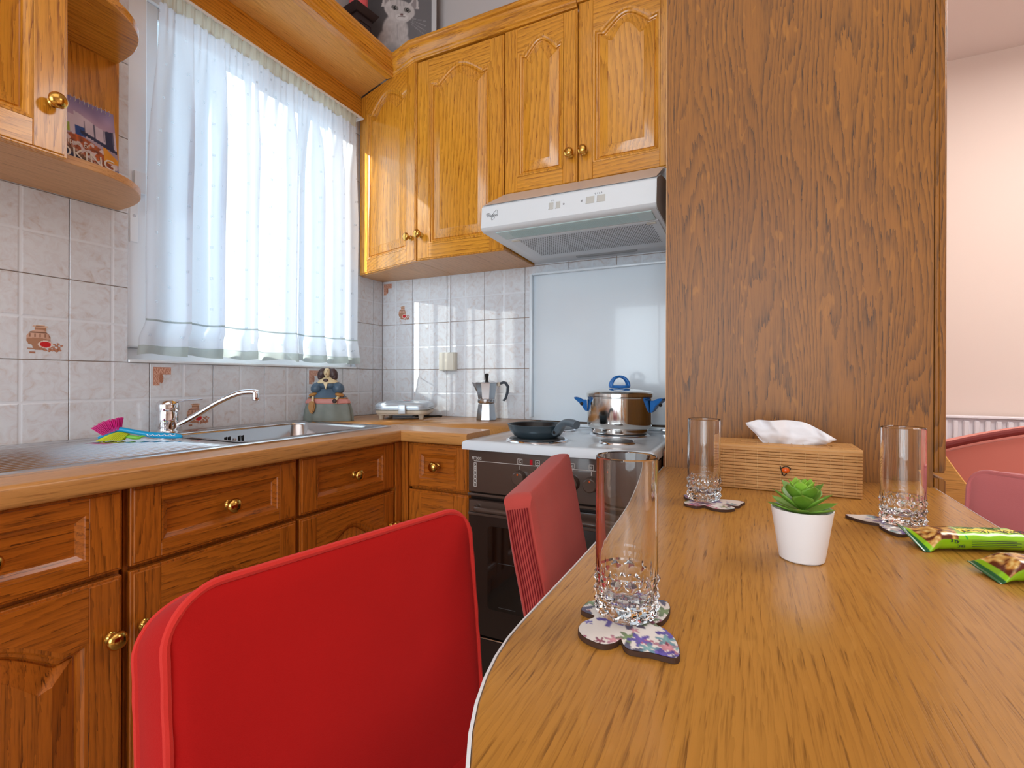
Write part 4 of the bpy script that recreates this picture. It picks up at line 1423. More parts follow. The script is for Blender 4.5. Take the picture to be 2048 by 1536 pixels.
# hob: raised rim sheet
def hob():
    bm = bmesh.new()
    xs = [X0, X0 + 0.003, X0 + 0.010, X0 + 0.022] + [X0 + 0.022 + (X1 - X0 - 0.044) * k / 40 for k in range(1, 40)] + [X1 - 0.022, X1 - 0.010, X1 - 0.003, X1]
    y0, y1 = 1.312, 1.905
    ys = [y0, y0 + 0.003, y0 + 0.010, y0 + 0.022] + [y0 + 0.022 + (y1 - y0 - 0.044) * k / 40 for k in range(1, 40)] + [y1 - 0.022, y1 - 0.010, y1 - 0.003, y1]
    bur = [(-0.605, 1.435, 0.104), (-0.362, 1.475, 0.070), (-0.412, 1.712, 0.112), (-0.665, 1.755, 0.086)]
    g = {}
    for i, x in enumerate(xs):
        for j, y in enumerate(ys):
            e = min(x - X0, X1 - x, y - y0, y1 - y)
            z = 0.846 + 0.008 * math.sqrt(max(0, min(1, e / 0.010))) - 0.006 * sm(0.012, 0.030, e)
            for bx, by, r in bur:
                z += 0.005 * (1 - sm(r * 0.80, r * 1.12, math.hypot(x - bx, y - by)))
            g[i, j] = bm.verts.new((x, y, z))
    for i in range(len(xs) - 1):
        for j in range(len(ys) - 1):
            bm.faces.new((g[i, j], g[i + 1, j], g[i + 1, j + 1], g[i, j + 1]))
    be = [e for e in bm.edges if e.is_boundary]
    r = bmesh.ops.extrude_edge_only(bm, edges=be)
    for v in r['geom']:
        if isinstance(v, bmesh.types.BMVert): v.co.z = 0.826
    bmesh.ops.recalc_face_normals(bm, faces=bm.faces[:])
    return bm
obj('hob', hob(), WHITE, st, auto=60)
for bx, by, r in ((-0.605, 1.435, 0.090), (-0.362, 1.475, 0.050), (-0.412, 1.712, 0.094), (-0.665, 1.755, 0.073)):
    pl = obj('hotplate', lathe([(0, 0.8600), (r * 0.22, 0.8600), (r * 0.25, 0.8612), (r * 0.92, 0.8612), (r * 0.96, 0.8600), (r * 0.96, 0.850)], 44, Matrix.Translation((bx, by, 0))), PLATE, st)
    obj('plate_ring', lathe([(r * 0.965, 0.857), (r * 1.01, 0.8585), (r * 1.06, 0.8565), (r * 1.10, 0.8520), (r * 1.10, 0.8490)], 44, Matrix.Translation((bx, by, 0))), CHROME, pl)
# lid raised against the wall
ld = obj('lid', box(X0 + 0.004 - 0.035, X1 + 0.012, 1.916, 1.926, 0.872, 1.490, 0.004, 2), WHITE, st)
obj('lid_edge', box(X0 - 0.031, X0 - 0.019, 1.893, 1.916, 0.885, 1.482, 0.004, 2), WHITE, ld)
obj('lid_edge', box(X0 - 0.019, X1 + 0.008, 1.897, 1.9165, 1.478, 1.486, 0.002, 2), WHITE, ld)
obj('rear_rail', box(X0 + 0.02, X1 - 0.01, 1.890, 1.912, 0.8535, 0.866, 0.003, 2), WHITE, st)
for xx in (X0 + 0.035, X1 - 0.075):
    obj('hinge', box(xx, xx + 0.05, 1.878, 1.889, 0.853, 0.862, 0.002), CHROME, st)
# front
obj('control_panel', box(X0 + 0.004, X1 - 0.004, SF, SF + 0.020, 0.690, 0.822, 0.004, 2), BROWN, st)
obj('vent_strip', box(X0 + 0.002, X1 - 0.002, SF - 0.004, SF + 0.018, 0.678, 0.686, 0.002), BROWN, st)
dr = obj('oven_door', box(X0 + 0.004, X1 - 0.004, SF, SF + 0.019, 0.247, 0.668, 0.004, 2), BROWND, st)
obj('door_rail', box(X0 + 0.004, X1 - 0.004, SF - 0.003, SF + 0.001, 0.618, 0.626, 0.0015), BROWN, dr)
obj('upper_door_panel', box(X0 + 0.008, X1 - 0.008, SF - 0.0015, SF - 0.0002, 0.628, 0.664, 0.0005), BROWN, dr)
obj('oven_window', prism(rrect(X0 + 0.075, X1 - 0.075, 0.335, 0.590, 0.012), SF - 0.0022, SF - 0.0004, 'xz'), OVG, dr)
for zz in (0.48, 0.345):
    obj('shelf_marking', box(X0 + 0.112, X0 + 0.170, SF - 0.0027, SF - 0.0024, zz, zz + 0.0018), PLATE, dr)
obj('handle', tube(smooth_curve([(X0 + 0.040, SF + 0.002, 0.646), (X0 + 0.040, SF - 0.020, 0.646), (X0 + 0.050, SF - 0.028, 0.645), (X0 + 0.075, SF - 0.030, 0.645)], 6) + smooth_curve([(X1 - 0.075, SF - 0.030, 0.645), (X1 - 0.050, SF - 0.028, 0.645), (X1 - 0.040, SF - 0.020, 0.646), (X1 - 0.040, SF + 0.002, 0.646)], 6), 0.0078, 14), BROWN, dr)
for xx in (X0 + 0.040, X1 - 0.040):
    obj('handle_rose', lathe([(0, 0.004), (0.011, 0.003), (0.013, 0)], 20, Matrix.Translation((xx, SF, 0.646)) @ Matrix.Rotation(PI / 2, 4, 'X')), BROWN, dr)
obj('storage_drawer', box(X0 + 0.004, X1 - 0.004, SF, SF + 0.019, 0.045, 0.236, 0.004, 2), BROWND, st)
obj('drawer_trim', box(X0 + 0.004, X1 - 0.004, SF - 0.002, SF + 0.002, 0.238, 0.242, 0.001), CHROME, st)
for xx in (-0.622, -0.565, -0.508, -0.458, -0.402):
    kb = obj('control_knob', lathe([(0, 0.022), (0.017, 0.022), (0.0195, 0.020), (0.0215, 0.004), (0.0225, 0.0)], 30, Matrix.Translation((xx, SF, 0.748)) @ Matrix.Rotation(PI / 2, 4, 'X')), BROWN, st)
    obj('knob_dot', lathe([(0, 0.0012), (0.0022, 0.001), (0.0028, 0)], 12, Matrix.Translation((xx + 0.001, SF - 0.022, 0.760)) @ Matrix.Rotation(PI / 2, 4, 'X')), BEAD, kb)
    obj('tick_mark', box(xx - 0.0007, xx + 0.0007, SF - 0.0006, SF + 0.0002, 0.773, 0.785), PRINT, st, smooth=False)
PF = SF - 0.0004
def frame_sign(cx, cz, w_, h_, s, parent, lw=0.0012):
    bm = bmesh.new()
    for q in ((cx - w_ / 2, cx + w_ / 2, cz + h_ / 2 - lw, cz + h_ / 2), (cx - w_ / 2, cx + w_ / 2, cz - h_ / 2, cz - h_ / 2 + lw), (cx - w_ / 2, cx - w_ / 2 + lw, cz - h_ / 2, cz + h_ / 2), (cx + w_ / 2 - lw, cx + w_ / 2, cz - h_ / 2, cz + h_ / 2)):
        add_box(bm, q[0], q[1], PF - 0.0004, PF + 0.0002, q[2], q[3])
    obj('symbol_frame', bm, PRINT, parent, smooth=False)
    if s: text('symbol', s, h_ * 0.8, PRINT, parent, at(cx, PF, cz), 0.9)
text('lettering', 'PITSOS', 0.0125, PRINT, st, at(-0.771, PF, 0.7955), 0.88, 0.0006)
obj('printed_line', box(-0.781, X1 - 0.02, PF - 0.0004, PF + 0.0002, 0.7865, 0.7878), PRINT, st, smooth=False)
for k, ch in enumerate('CHEF26'):
    frame_sign(-0.776, 0.776 - k * 0.0126, 0.0105, 0.0118, ch, st, 0.0014)
frame_sign(-0.622, 0.7965, 0.016, 0.016, 'C', st)
obj('indicator_lamp', box(-0.590, -0.581, PF - 0.0010, PF + 0.0002, 0.789, 0.805, 0.0004), plain('red_lamp_lens', rgb(190, 24, 40), 0.2), st)
for xx in (-0.565, -0.508, -0.458, -0.402): frame_sign(xx, 0.7965, 0.014, 0.015, 'o', st)

# ------------------------------------------------------------------ range hood
hd = thing('range_hood', 'white slim range hood with perforated filter mounted under the short cabinet', 'hood', (-0.535, 1.7, 1.53))
HX0, HX1 = -0.832, -0.249
YH = 1.475
# side profile (y, z)
prof_h = [(YB - 0.001, 1.5345), (YH + 0.012, 1.5445), (YH + 0.002, 1.550), (YH - 0.003, 1.557), (YH + 0.004, 1.628), (YH + 0.012, 1.637), (YH + 0.075, 1.668), (YH + 0.150, 1.685), (YH + 0.178, 1.690), (YH + 0.178, 1.7285), (YB - 0.001, 1.7285)]
obj('housing', prism(prof_h, HX0, HX1, 'yz', 0.0018, 2), HOODW, hd)
# underside slopes from front (z 1.5445) to wall (1.5345)
def uz(y): return 1.5345 + (YB - 0.001 - y) / (YB - 0.001 - YH - 0.012) * 0.010
def under(x0, x1, y0, y1, th, mat, name, parent, bev=0.001):
    bm = bmesh.new()
    vs = [bm.verts.new(p) for p in ((x0, y0, uz(y0) - th), (x1, y0, uz(y0) - th), (x1, y1, uz(y1) - th), (x0, y1, uz(y1) - th), (x0, y0, uz(y0) + 0.0005), (x1, y0, uz(y0) + 0.0005), (x1, y1, uz(y1) + 0.0005), (x0, y1, uz(y1) + 0.0005))]
    for q in ((3, 2, 1, 0), (4, 5, 6, 7), (0, 1, 5, 4), (1, 2, 6, 5), (2, 3, 7, 6), (3, 0, 4, 7)):
        bm.faces.new([vs[i] for i in q])
    bmesh.ops.recalc_face_normals(bm, faces=bm.faces[:])
    if bev: bmesh.ops.bevel(bm, geom=bm.edges[:], offset=bev, segments=1, affect='EDGES')
    return obj(name, bm, mat, parent)
lp = under(HX0 + 0.045, HX1 - 0.018, YH + 0.022, YH + 0.100, 0.003, HOODG, 'lamp_diffuser', hd)
bm = bmesh.new()
for i in range(66):
    for j in range(7):
        x = HX0 + 0.085 + i * 0.0066
        y = YH + 0.034 + j * 0.0085 + (i % 2) * 0.004
        if x > HX1 - 0.05: continue
        add_box(bm, x, x + 0.0042, y, y + 0.0030, uz(y) - 0.0036, uz(y) - 0.0028)
o = obj('diffuser_ribs', bm, plain('aqua_rib', rgb(170, 206, 208), 0.3), lp, smooth=False); o['kind'] = 'stuff'
fl = under(HX0 + 0.045, HX1 - 0.012, YH + 0.108, YB - 0.075, 0.0035, HOODW, 'filter_panel', hd)
bm = bmesh.new()
dd = 0
for j in range(21):
    for i in range(60):
        x = HX0 + 0.085 + i * 0.0082 + (j % 2) * 0.0041 + 0.0
        y = YH + 0.130 + j * 0.0104
        if x > HX1 - 0.035: continue
        z = uz(y) - 0.0037
        vs = [bm.verts.new((x + 0.0029 * math.cos(a), y + 0.0034 * math.sin(a), z)) for a in [PI * 2 * k / 6 for k in range(6)]]
        bm.faces.new(vs[::-1])
o = obj('filter_holes', bm, plain('filter_hole', rgb(70, 74, 78), 0.8), fl, smooth=False); o['kind'] = 'stuff'
bm = bmesh.new()
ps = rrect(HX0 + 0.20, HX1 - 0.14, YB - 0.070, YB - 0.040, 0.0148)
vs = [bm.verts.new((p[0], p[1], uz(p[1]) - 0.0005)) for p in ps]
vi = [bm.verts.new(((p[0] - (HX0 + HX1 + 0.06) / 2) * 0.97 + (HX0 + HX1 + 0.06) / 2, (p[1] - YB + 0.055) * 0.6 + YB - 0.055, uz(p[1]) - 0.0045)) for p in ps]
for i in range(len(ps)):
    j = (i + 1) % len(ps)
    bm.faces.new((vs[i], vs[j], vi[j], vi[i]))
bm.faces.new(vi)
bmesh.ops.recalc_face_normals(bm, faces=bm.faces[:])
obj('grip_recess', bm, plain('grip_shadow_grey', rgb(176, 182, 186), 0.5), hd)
for xx in (HX0 + 0.058, HX1 - 0.052):
    under(xx, xx + 0.030, YH + 0.120, YH + 0.134, 0.0055, CREAM, 'filter_clip', fl)
obj('visor', prism([(YH + 0.006, 1.6355), (YH + 0.010, 1.6385), (YH + 0.168, 1.7285), (YH + 0.1725, 1.7285)], HX0 + 0.004, HX1 - 0.002, 'yz'), CLEARP, hd, smooth=False)
# front face decals follow the face tilt
FT = math.atan2(0.007, 0.071)
def hoodface(x, z):
    yy = YH - 0.003 + (z - 1.557) / 0.071 * 0.007
    return Matrix.Translation((x, yy - 0.0004, z)) @ Matrix.Rotation(-FT, 4, 'X')
text('lettering', 'Whirlpool', 0.0145, PRINTD, hd, hoodface(-0.790, 1.5955), 0.72, 0.0002)
pts = [hoodface(-0.781, 1.596) @ Vector((0.0075 * math.cos(a) + 0.009 * math.sin(a) * 0.9, -0.0002, 0.0165 * math.sin(a))) for a in [0.4 + 5.4 * i / 30 for i in range(31)]]
obj('swoosh', tube(pts, 0.00045, 5), PRINTD, hd)
bm = bmesh.new(); add_ball(bm, (0, 0, 0), (0.0072, 0.0005, 0.0017), 2); bm.transform(hoodface(-0.806, 1.604))
obj('swoosh', bm, PRINTD, hd)
for cx, wL in ((-0.566, 0.040), (-0.432, 0.062)):
    for q in ((-wL / 2, -0.003), (0.003, wL / 2)):
        Mh = hoodface(cx, 1.596)
        bm = bmesh.new(); add_box(bm, q[0], q[1], -0.0006, 0.001, -0.011, 0.011, 0.0004)
        bm.transform(Mh)
        rc = obj('switch_recess', bm, plain('switch_grey', rgb(196, 196, 190), 0.5), hd)
        bm = bmesh.new(); add_box(bm, q[0] + 0.001, q[0] + 0.004, -0.0030, -0.0007, -0.011, 0.011, 0.0006)
        bm.transform(Mh)
        obj('slider', bm, HOODW, rc)
text('lettering', '0 I', 0.007, PRINTD, hd, hoodface(-0.572, 1.613), 1, 0.0001)
text('lettering', '0 1 2 3', 0.007, PRINTD, hd, hoodface(-0.422, 1.613), 1.2, 0.0001)
text('symbol', 'o', 0.012, PRINTD, hd, hoodface(-0.534, 1.597), 1, 0.0001)
text('symbol', '#', 0.010, PRINTD, hd, hoodface(-0.475, 1.597), 1, 0.0001)

# ------------------------------------------------------------------ frying pan, pot, moka pot, sandwich maker, figurine
ZP = 0.8616
t = thing('frying_pan', 'dark teal nonstick frying pan with curved grey handle on the front left hotplate', 'pan', (-0.605, 1.435, ZP))
Mt = Matrix.Translation((-0.605, 1.435, ZP))
obj('pan_body', lathe([(0, 0), (0.062, 0), (0.066, 0.003), (0.072, 0.006), (0.088, 0.026), (0.0925, 0.040), (0.094, 0.0415), (0.0915, 0.0415), (0.0855, 0.026), (0.070, 0.008), (0.062, 0.0055), (0, 0.005)], 56, Mt), PANM, t)
obj('pan_lining', lathe([(0, 0.0053), (0.062, 0.0058), (0.0695, 0.0083), (0.0852, 0.0262), (0.0905, 0.0392)], 56, Mt), PANI, t)
hdv = Vector((0.86, -0.51, 0)).normalized()
c0 = Vector((-0.605, 1.435, ZP))
def hp_(l, z): return c0 + hdv * l + Vector((0, 0, z))
hc = smooth_curve([hp_(0.086, 0.018), hp_(0.100, 0.030), hp_(0.118, 0.046), (hp_(0.142, 0.056)), hp_(0.168, 0.056), hp_(0.188, 0.052)], 6)
hr = [0.0085, 0.0105, 0.0105, 0.0105, 0.0115, 0.0125]
rr = []
for i in range(5):
    for k in range(6): rr.append(hr[i] + (hr[i + 1] - hr[i]) * k / 6)
rr.append(hr[-1])
obj('handle', tube(hc, rr, 18), PANH, t)
obj('rivet', lathe([(0, 0.003), (0.004, 0.002), (0.006, 0)], 14, Matrix.Translation(hp_(0.098, 0.024)) @ Matrix.Rotation(math.atan2(hdv.y, hdv.x) , 4, 'Z') @ Matrix.Rotation(PI / 2, 4, 'X') @ Matrix.Translation((0, 0, 0.0095))), CORD, t)

PC = (-0.412, 1.712)
t = thing('cooking_pot', 'stainless steel lidded pot with blue handles on the rear hotplate', 'pot', (PC[0], PC[1], ZP))
Mt = Matrix.Translation((PC[0], PC[1], ZP))
obj('pot_body', lathe([(0, 0), (0.096, 0), (0.098, 0.002), (0.098, 0.014), (0.103, 0.016), (0.109, 0.024), (0.1105, 0.036), (0.1105, 0.118), (0.112, 0.120), (0.112, 0.123), (0.109, 0.123), (0.109, 0.03), (0.095, 0.018), (0, 0.017)], 64, Mt), STEELP, t)
obj('lid', lathe([(0, 0.151), (0.03, 0.1505), (0.07, 0.1475), (0.100, 0.1425), (0.109, 0.139), (0.1135, 0.134), (0.1135, 0.1245), (0.1115, 0.1235)], 64, Mt), STEELP, t)
lk = obj('lid_knob', lathe([(0, 0.151), (0.034, 0.152), (0.037, 0.156), (0.034, 0.161), (0, 0.163)], 36, Mt @ Matrix.Diagonal((1, 0.62, 1, 1))), BLUEP, t)
vr = Vector((0.90, 0.435, 0))
for off in (-0.007, 0.007):
    pts = [Vector((PC[0], PC[1], ZP)) + vr * (0.030 * math.cos(a)) + Vector((0.435, -0.90, 0)) * (off * (1.6 * abs(math.cos(a)) + 0.6)) + Vector((0, 0, 0.158 + 0.034 * math.sin(a))) for a in [PI * i / 16 for i in range(17)]]
    obj('knob_arch', tube(pts, 0.0046, 10), BLUEP, lk)
for sgn, nm in ((-1, 'left'), (1, 'right')):
    hv = (vr * sgn + (Vector((0.435, -0.90, 0)) * (0.62 if sgn > 0 else -0.1))).normalized()
    sv = Vector((-hv.y, hv.x, 0))
    bm = bmesh.new()
    prof = [(0.1108, 0.070, 0.014), (0.1130, 0.112, 0.022), (0.122, 0.110, 0.024), (0.136, 0.118, 0.030), (0.152, 0.121, 0.033), (0.158, 0.117, 0.033), (0.148, 0.108, 0.030), (0.132, 0.094, 0.024), (0.120, 0.074, 0.016)]
    ri = []
    for sd in (-1, 1):
        ri.append([bm.verts.new(Vector((PC[0], PC[1], ZP)) + hv * a + Vector((0, 0, b)) + sv * (wv * sd)) for a, b, wv in prof])
    bm.faces.new(ri[0]); bm.faces.new(ri[1][::-1])
    for i in range(len(prof)):
        j = (i + 1) % len(prof)
        bm.faces.new((ri[0][i], ri[1][i], ri[1][j], ri[0][j]))
    bmesh.ops.recalc_face_normals(bm, faces=bm.faces[:])
    bmesh.ops.bevel(bm, geom=bm.edges[:], offset=0.0022, segments=2, affect='EDGES')
    h_ = obj('side_handle', bm, BLUEP, t)
    obj('handle_screw', lathe([(0, 0.003), (0.0045, 0.002), (0.006, 0)], 14, Matrix.Translation(Vector((PC[0], PC[1], ZP)) + hv * 0.134 + Vector((0, 0, 0.098)) + Vector((0.435, -0.90, 0)) * 0.026) @ Matrix.Rotation(R(25.8), 4, 'Z') @ Matrix.Rotation(PI / 2, 4, 'X')), CORD, h_)

t = thing('moka_pot', 'octagonal aluminium stovetop coffee maker with black handle at the worktop end', 'coffee maker', (-1.005, 1.835, ZT), rz=R(22))
oc = [(0, 0.001), (0.044, 0.001), (0.0445, 0.004), (0.0365, 0.068), (0.034, 0.074)]
bm = lathe(oc + [(0, 0.074)], 8, Matrix.Rotation(PI / 8, 4, 'Z'))
obj('boiler', bm, ALU, t, local=True, smooth=False)
obj('collar', lathe([(0, 0.074), (0.0375, 0.074), (0.0385, 0.076), (0.0385, 0.088), (0.0365, 0.090), (0, 0.090)], 40), ALU, t, local=True)
bm = lathe([(0, 0.090), (0.0365, 0.090), (0.0375, 0.094), (0.0475, 0.156), (0.0485, 0.158), (0, 0.158)], 8, Matrix.Rotation(PI / 8, 4, 'Z'))
tp = obj('upper_chamber', bm, ALU, t, local=True, smooth=False)
bm = bmesh.new()
vs = [bm.verts.new(p) for p in ((-0.040, -0.014, 0.156), (-0.040, 0.014, 0.156), (-0.064, 0, 0.160), (-0.040, 0, 0.115), (-0.040, -0.012, 0.13), (-0.040, 0.012, 0.13))]
for q in ((0, 2, 1), (0, 4, 2), (4, 3, 2), (3, 5, 2), (5, 1, 2), (0, 1, 5, 3, 4)): bm.faces.new([vs[k] for k in q])
bmesh.ops.recalc_face_normals(bm, faces=bm.faces[:])
obj('spout', bm, ALU, tp, local=True, smooth=False)
obj('lid', lathe([(0, 0.170), (0.012, 0.169), (0.047, 0.1595), (0.0495, 0.158), (0, 0.158)], 8, Matrix.Rotation(PI / 8, 4, 'Z')), ALU, t, local=True, smooth=False)
obj('lid_knob', lathe([(0, 0.168), (0.006, 0.169), (0.0065, 0.176), (0.009, 0.190), (0.009, 0.196), (0.0, 0.198)], 8), CORD, t, local=True, smooth=False)
obj('handle_bracket', box(0.044, 0.058, -0.006, 0.006, 0.143, 0.160, 0.002), BEIGEP, t, local=True)
obj('handle', tube([(0.056, 0, 0.154), (0.072, 0, 0.160), (0.080, 0, 0.157), (0.090, 0, 0.142), (0.088, 0, 0.118), (0.080, 0, 0.092), (0.073, 0, 0.084), (0.068, 0, 0.086)], [0.0055, 0.006, 0.0065, 0.0065, 0.006, 0.0055, 0.005, 0.003], 8), plain('dark_blue_grey_bakelite', rgb(62, 72, 84), 0.35), t, local=True)

t = thing('sandwich_maker', 'silver electric sandwich maker with front latch in the worktop corner', 'sandwich maker', (-1.375, 1.765, ZT), rz=R(25))
def slab_round(w, d, z0, z1, r, bev, topscale=1.0):
    bm = bmesh.new()
    pts = rrect(-w / 2, w / 2, -d / 2, d / 2, r, 8)
    add_prism(bm, pts, z0, z1, 'xy', bev, 3)
    return bm
obj('lower_shell', slab_round(0.225, 0.20, 0.020, 0.044, 0.035, 0.006), BEIGEP, t, local=True)
bm = slab_round(0.232, 0.208, 0.042, 0.052, 0.04, 0.003); obj('rim', bm, SILP, t, local=True)
bm = bmesh.new()
lv = [(0.0, 0.052), (0.0, 0.060), (0.006, 0.068), (0.018, 0.0735), (0.035, 0.0765)]
rg = [[bm.verts.new((p[0], p[1], z)) for p in rrect(-0.116 + d, 0.116 - d, -0.104 + d, 0.104 - d, max(0.012, 0.045 - d * 0.4), 8)] for d, z in lv]
for a, b in zip(rg[:-1], rg[1:]):
    for i in range(len(a)):
        j = (i + 1) % len(a)
        bm.faces.new((a[i], a[j], b[j], b[i]))
bm.faces.new(rg[-1]); bm.faces.new(rg[0][::-1])
bmesh.ops.recalc_face_normals(bm, faces=bm.faces[:])
up = obj('upper_shell', bm, SILP, t, local=True, auto=50)
obj('indicator_window', lathe([(0, 0.0772), (0.030, 0.0772), (0.033, 0.0768)], 36, Matrix.Translation((0.02, -0.052, 0)) @ Matrix.Diagonal((1.6, 0.52, 1, 1))), plain('grey_recess', rgb(120, 132, 142), 0.3), up, local=True)
obj('latch', box(-0.014 + 0.01, 0.016 + 0.01, -0.118, -0.100, 0.026, 0.064, 0.003, 2), SILP, t, local=True)
for sx_ in (-0.085, 0.085):
    for sy_ in (-0.075, 0.075):
        obj('foot', lathe([(0, 0.0003), (0.009, 0.0003), (0.013, 0.022), (0, 0.022)], 16, Matrix.Translation((sx_, sy_, 0))), BEIGEP, t, local=True)
obj('cord_wrap', box(-0.045, 0.045, -0.05, 0.05, 0.008, 0.020, 0.003), plain('dark_grey_plastic', rgb(96, 102, 112), 0.4), t, local=True)
obj('power_cord', tube(smooth_curve([(0.03, 0.02, 0.008), (0.10, 0.07, 0.004), (0.13, 0.085, 0.004), (0.15, 0.07, 0.004)], 6), 0.0035, 8), CORD, t, local=True)
for q in (-0.014, 0.004):
    obj('printed_dash', box(q, q + 0.014, 0.018, 0.022, 0.0764, 0.0772), plain('red_print', rgb(214, 80, 90), 0.5), up, local=True, smooth=False)

fg = thing('figurine', 'ceramic figurine of a lady in a wide grey gown with dark hair by the wall', 'figurine', (-1.566, 1.503, ZT), rz=R(26))
def fold(a, z):
    return 0.055 * math.sin(a * 9 + math.sin(a * 3) * 1.2) * (1 - sm(0.07, 0.12, z)) 
SXF, SYF = 1.0, 0.42
obj('skirt', lathe([(0, 0.0005), (0.100, 0.0005), (0.101, 0.004), (0.100, 0.020), (0.096, 0.045), (0.090, 0.066), (0.086, 0.074), (0, 0.074)], 90, sx=SXF, sy=SYF, fold=fold), F_GREY, fg, local=True)
obj('waist_flounce', lathe([(0.03, 0.070), (0.089, 0.071), (0.092, 0.074), (0.088, 0.084), (0.080, 0.091), (0.03, 0.094)], 90, sx=SXF, sy=SYF * 1.02, fold=lambda a, z: 0.02 * math.sin(a * 13)), F_PINK, fg, local=True)
obj('gold_trim', lathe([(0.03, 0.090), (0.080, 0.0905), (0.083, 0.093), (0.080, 0.096), (0.03, 0.097)], 72, sx=SXF, sy=SYF * 1.02), F_GOLD, fg, local=True)
obj('overskirt', lathe([(0.03, 0.094), (0.078, 0.095), (0.066, 0.107), (0.045, 0.119), (0.030, 0.132), (0.026, 0.140), (0, 0.140)], 72, sx=SXF, sy=SYF * 1.15, fold=lambda a, z: 0.015 * math.sin(a * 11)), F_BLUE, fg, local=True)
bm = bmesh.new()
add_ball(bm, (0, 0, 0.146), (0.040, 0.024, 0.020), 3)
obj('bodice', bm, F_BLUE, fg, local=True)
for s in (-1, 1):
    bm = bmesh.new()
    add_ball(bm, (s * 0.045, -0.004, 0.132), (0.023, 0.022, 0.024), 3, Matrix.Rotation(R(s * -18), 3, 'Y'))
    add_ball(bm, (s * 0.037, -0.002, 0.146), (0.018, 0.018, 0.014), 2)
    sl = obj('sleeve', bm, F_BLUE, fg, local=True)
    obj('cuff', lathe([(0, 0), (0.016, 0.0), (0.019, 0.004), (0.016, 0.010), (0.010, 0.013), (0, 0.013)], 24, Matrix.Translation((s * 0.052, -0.016, 0.102)) @ Matrix.Rotation(R(s * 12), 4, 'Y')), F_GOLD, sl, local=True)
    bm = bmesh.new()
    add_tube(bm, smooth_curve([(s * 0.052, -0.018, 0.104), (s * 0.050 , -0.030, 0.096), (s * 0.046, -0.040, 0.086)], 4), [0.0055] * 4 + [0.005] * 4 + [0.0045], 10)
    add_ball(bm, (s * 0.046, -0.0425, 0.081), (0.0055, 0.005, 0.0075), 2)
    for k in range(4):
        add_tube(bm, [(s * 0.046 + (k - 1.5) * 0.0026, -0.044, 0.078), (s * 0.046 + (k - 1.5) * 0.0028, -0.0452, 0.0715 + 0.001 * abs(k - 1.5))], 0.0013, 6)
    add_tube(bm, [(s * 0.0415, -0.044, 0.082), (s * 0.0405, -0.0462, 0.0765)], 0.0014, 6)
    obj('hand', bm, F_SKIN, fg, local=True)
obj('collar', lathe([(0, 0.156), (0.046, 0.154), (0.047, 0.157), (0.038, 0.168), (0.020, 0.178), (0.010, 0.182), (0, 0.182)], 48, sx=0.93, sy=0.55), F_SKIN, fg, local=True)
bm = bmesh.new()
add_ball(bm, (0, -0.026, 0.166), (0.011, 0.0045, 0.007), 2)
obj('brooch', bm, F_HAIR, fg, local=True)
bm = bmesh.new()
vs = [(-0.009, -0.0235, 0.156), (0.009, -0.0235, 0.156), (0.0, -0.0285, 0.128)]
add_prism(bm, [(-0.009, 0.156), (0.009, 0.156), (0.001, 0.128)], -0.0285, -0.0225, 'xz', 0.0008)
obj('chemisette', bm, F_SKIN, fg, local=True)
bm = bmesh.new()
add_ball(bm, (0, -0.009, 0.198), (0.0135, 0.014, 0.0185), 3)
add_ball(bm, (0, -0.0225, 0.1955), (0.0022, 0.0035, 0.0042), 2)
add_ball(bm, (0, -0.019, 0.1835), (0.0055, 0.004, 0.004), 2)
hd_ = obj('head', bm, F_SKIN, fg, local=True)
for s in (-1, 1):
    bm = bmesh.new(); add_ball(bm, (s * 0.0052, -0.0212, 0.2005), (0.0022, 0.0012, 0.0011), 2)
    obj('eye', bm, F_HAIR, hd_, local=True)
    obj('eyebrow', tube([(s * 0.0025, -0.0222, 0.2040), (s * 0.0055, -0.0218, 0.2052), (s * 0.0085, -0.0200, 0.2042)], 0.0006, 5), F_HAIR, hd_, local=True)
bm = bmesh.new(); add_ball(bm, (0, -0.0218, 0.1895), (0.0032, 0.0012, 0.0011), 2)
obj('mouth', bm, plain('dull_red_glaze', rgb(150, 60, 56), 0.4), hd_, local=True)
bm = bmesh.new()
add_ball(bm, (0, 0.004, 0.206), (0.016, 0.013, 0.012), 3)
for s in (-1, 1):
    add_ball(bm, (s * 0.0235, -0.003, 0.193), (0.0175, 0.015, 0.0235), 3, Matrix.Rotation(R(s * -20), 3, 'Y'))
    add_ball(bm, (s * 0.0285, -0.003, 0.180), (0.0130, 0.012, 0.014), 3)
for k in range(10):
    for s in (-1, 1):
        a = k * 0.33
        add_tube(bm, [(s * (0.020 + 0.008 * math.sin(a)), -0.014, 0.205 - k * 0.003), (s * (0.036 + 0.003 * math.sin(a)), -0.008, 0.196 - k * 0.0028)], 0.0016, 5)
obj('hair', bm, F_HAIR, fg, local=True)
bm = bmesh.new()
add_prism(bm, [(-0.058, 0.078), (-0.050, 0.083), (-0.038, 0.080), (-0.034, 0.062), (-0.038, 0.042), (-0.047, 0.030), (-0.056, 0.038), (-0.062, 0.056)], -0.052, -0.040, 'xz', 0.004, 2)
obj('handkerchief', bm, F_GOLD, fg, local=True)
bm = bmesh.new()
add_ball(bm, (0.044, -0.046, 0.083), (0.009, 0.006, 0.009), 2)
for k in range(6):
    add_ball(bm, (0.044 + 0.006 * math.cos(k), -0.050, 0.083 + 0.006 * math.sin(k)), (0.0035, 0.003, 0.0035), 1)
obj('flower', bm, F_HAIR, fg, local=True)

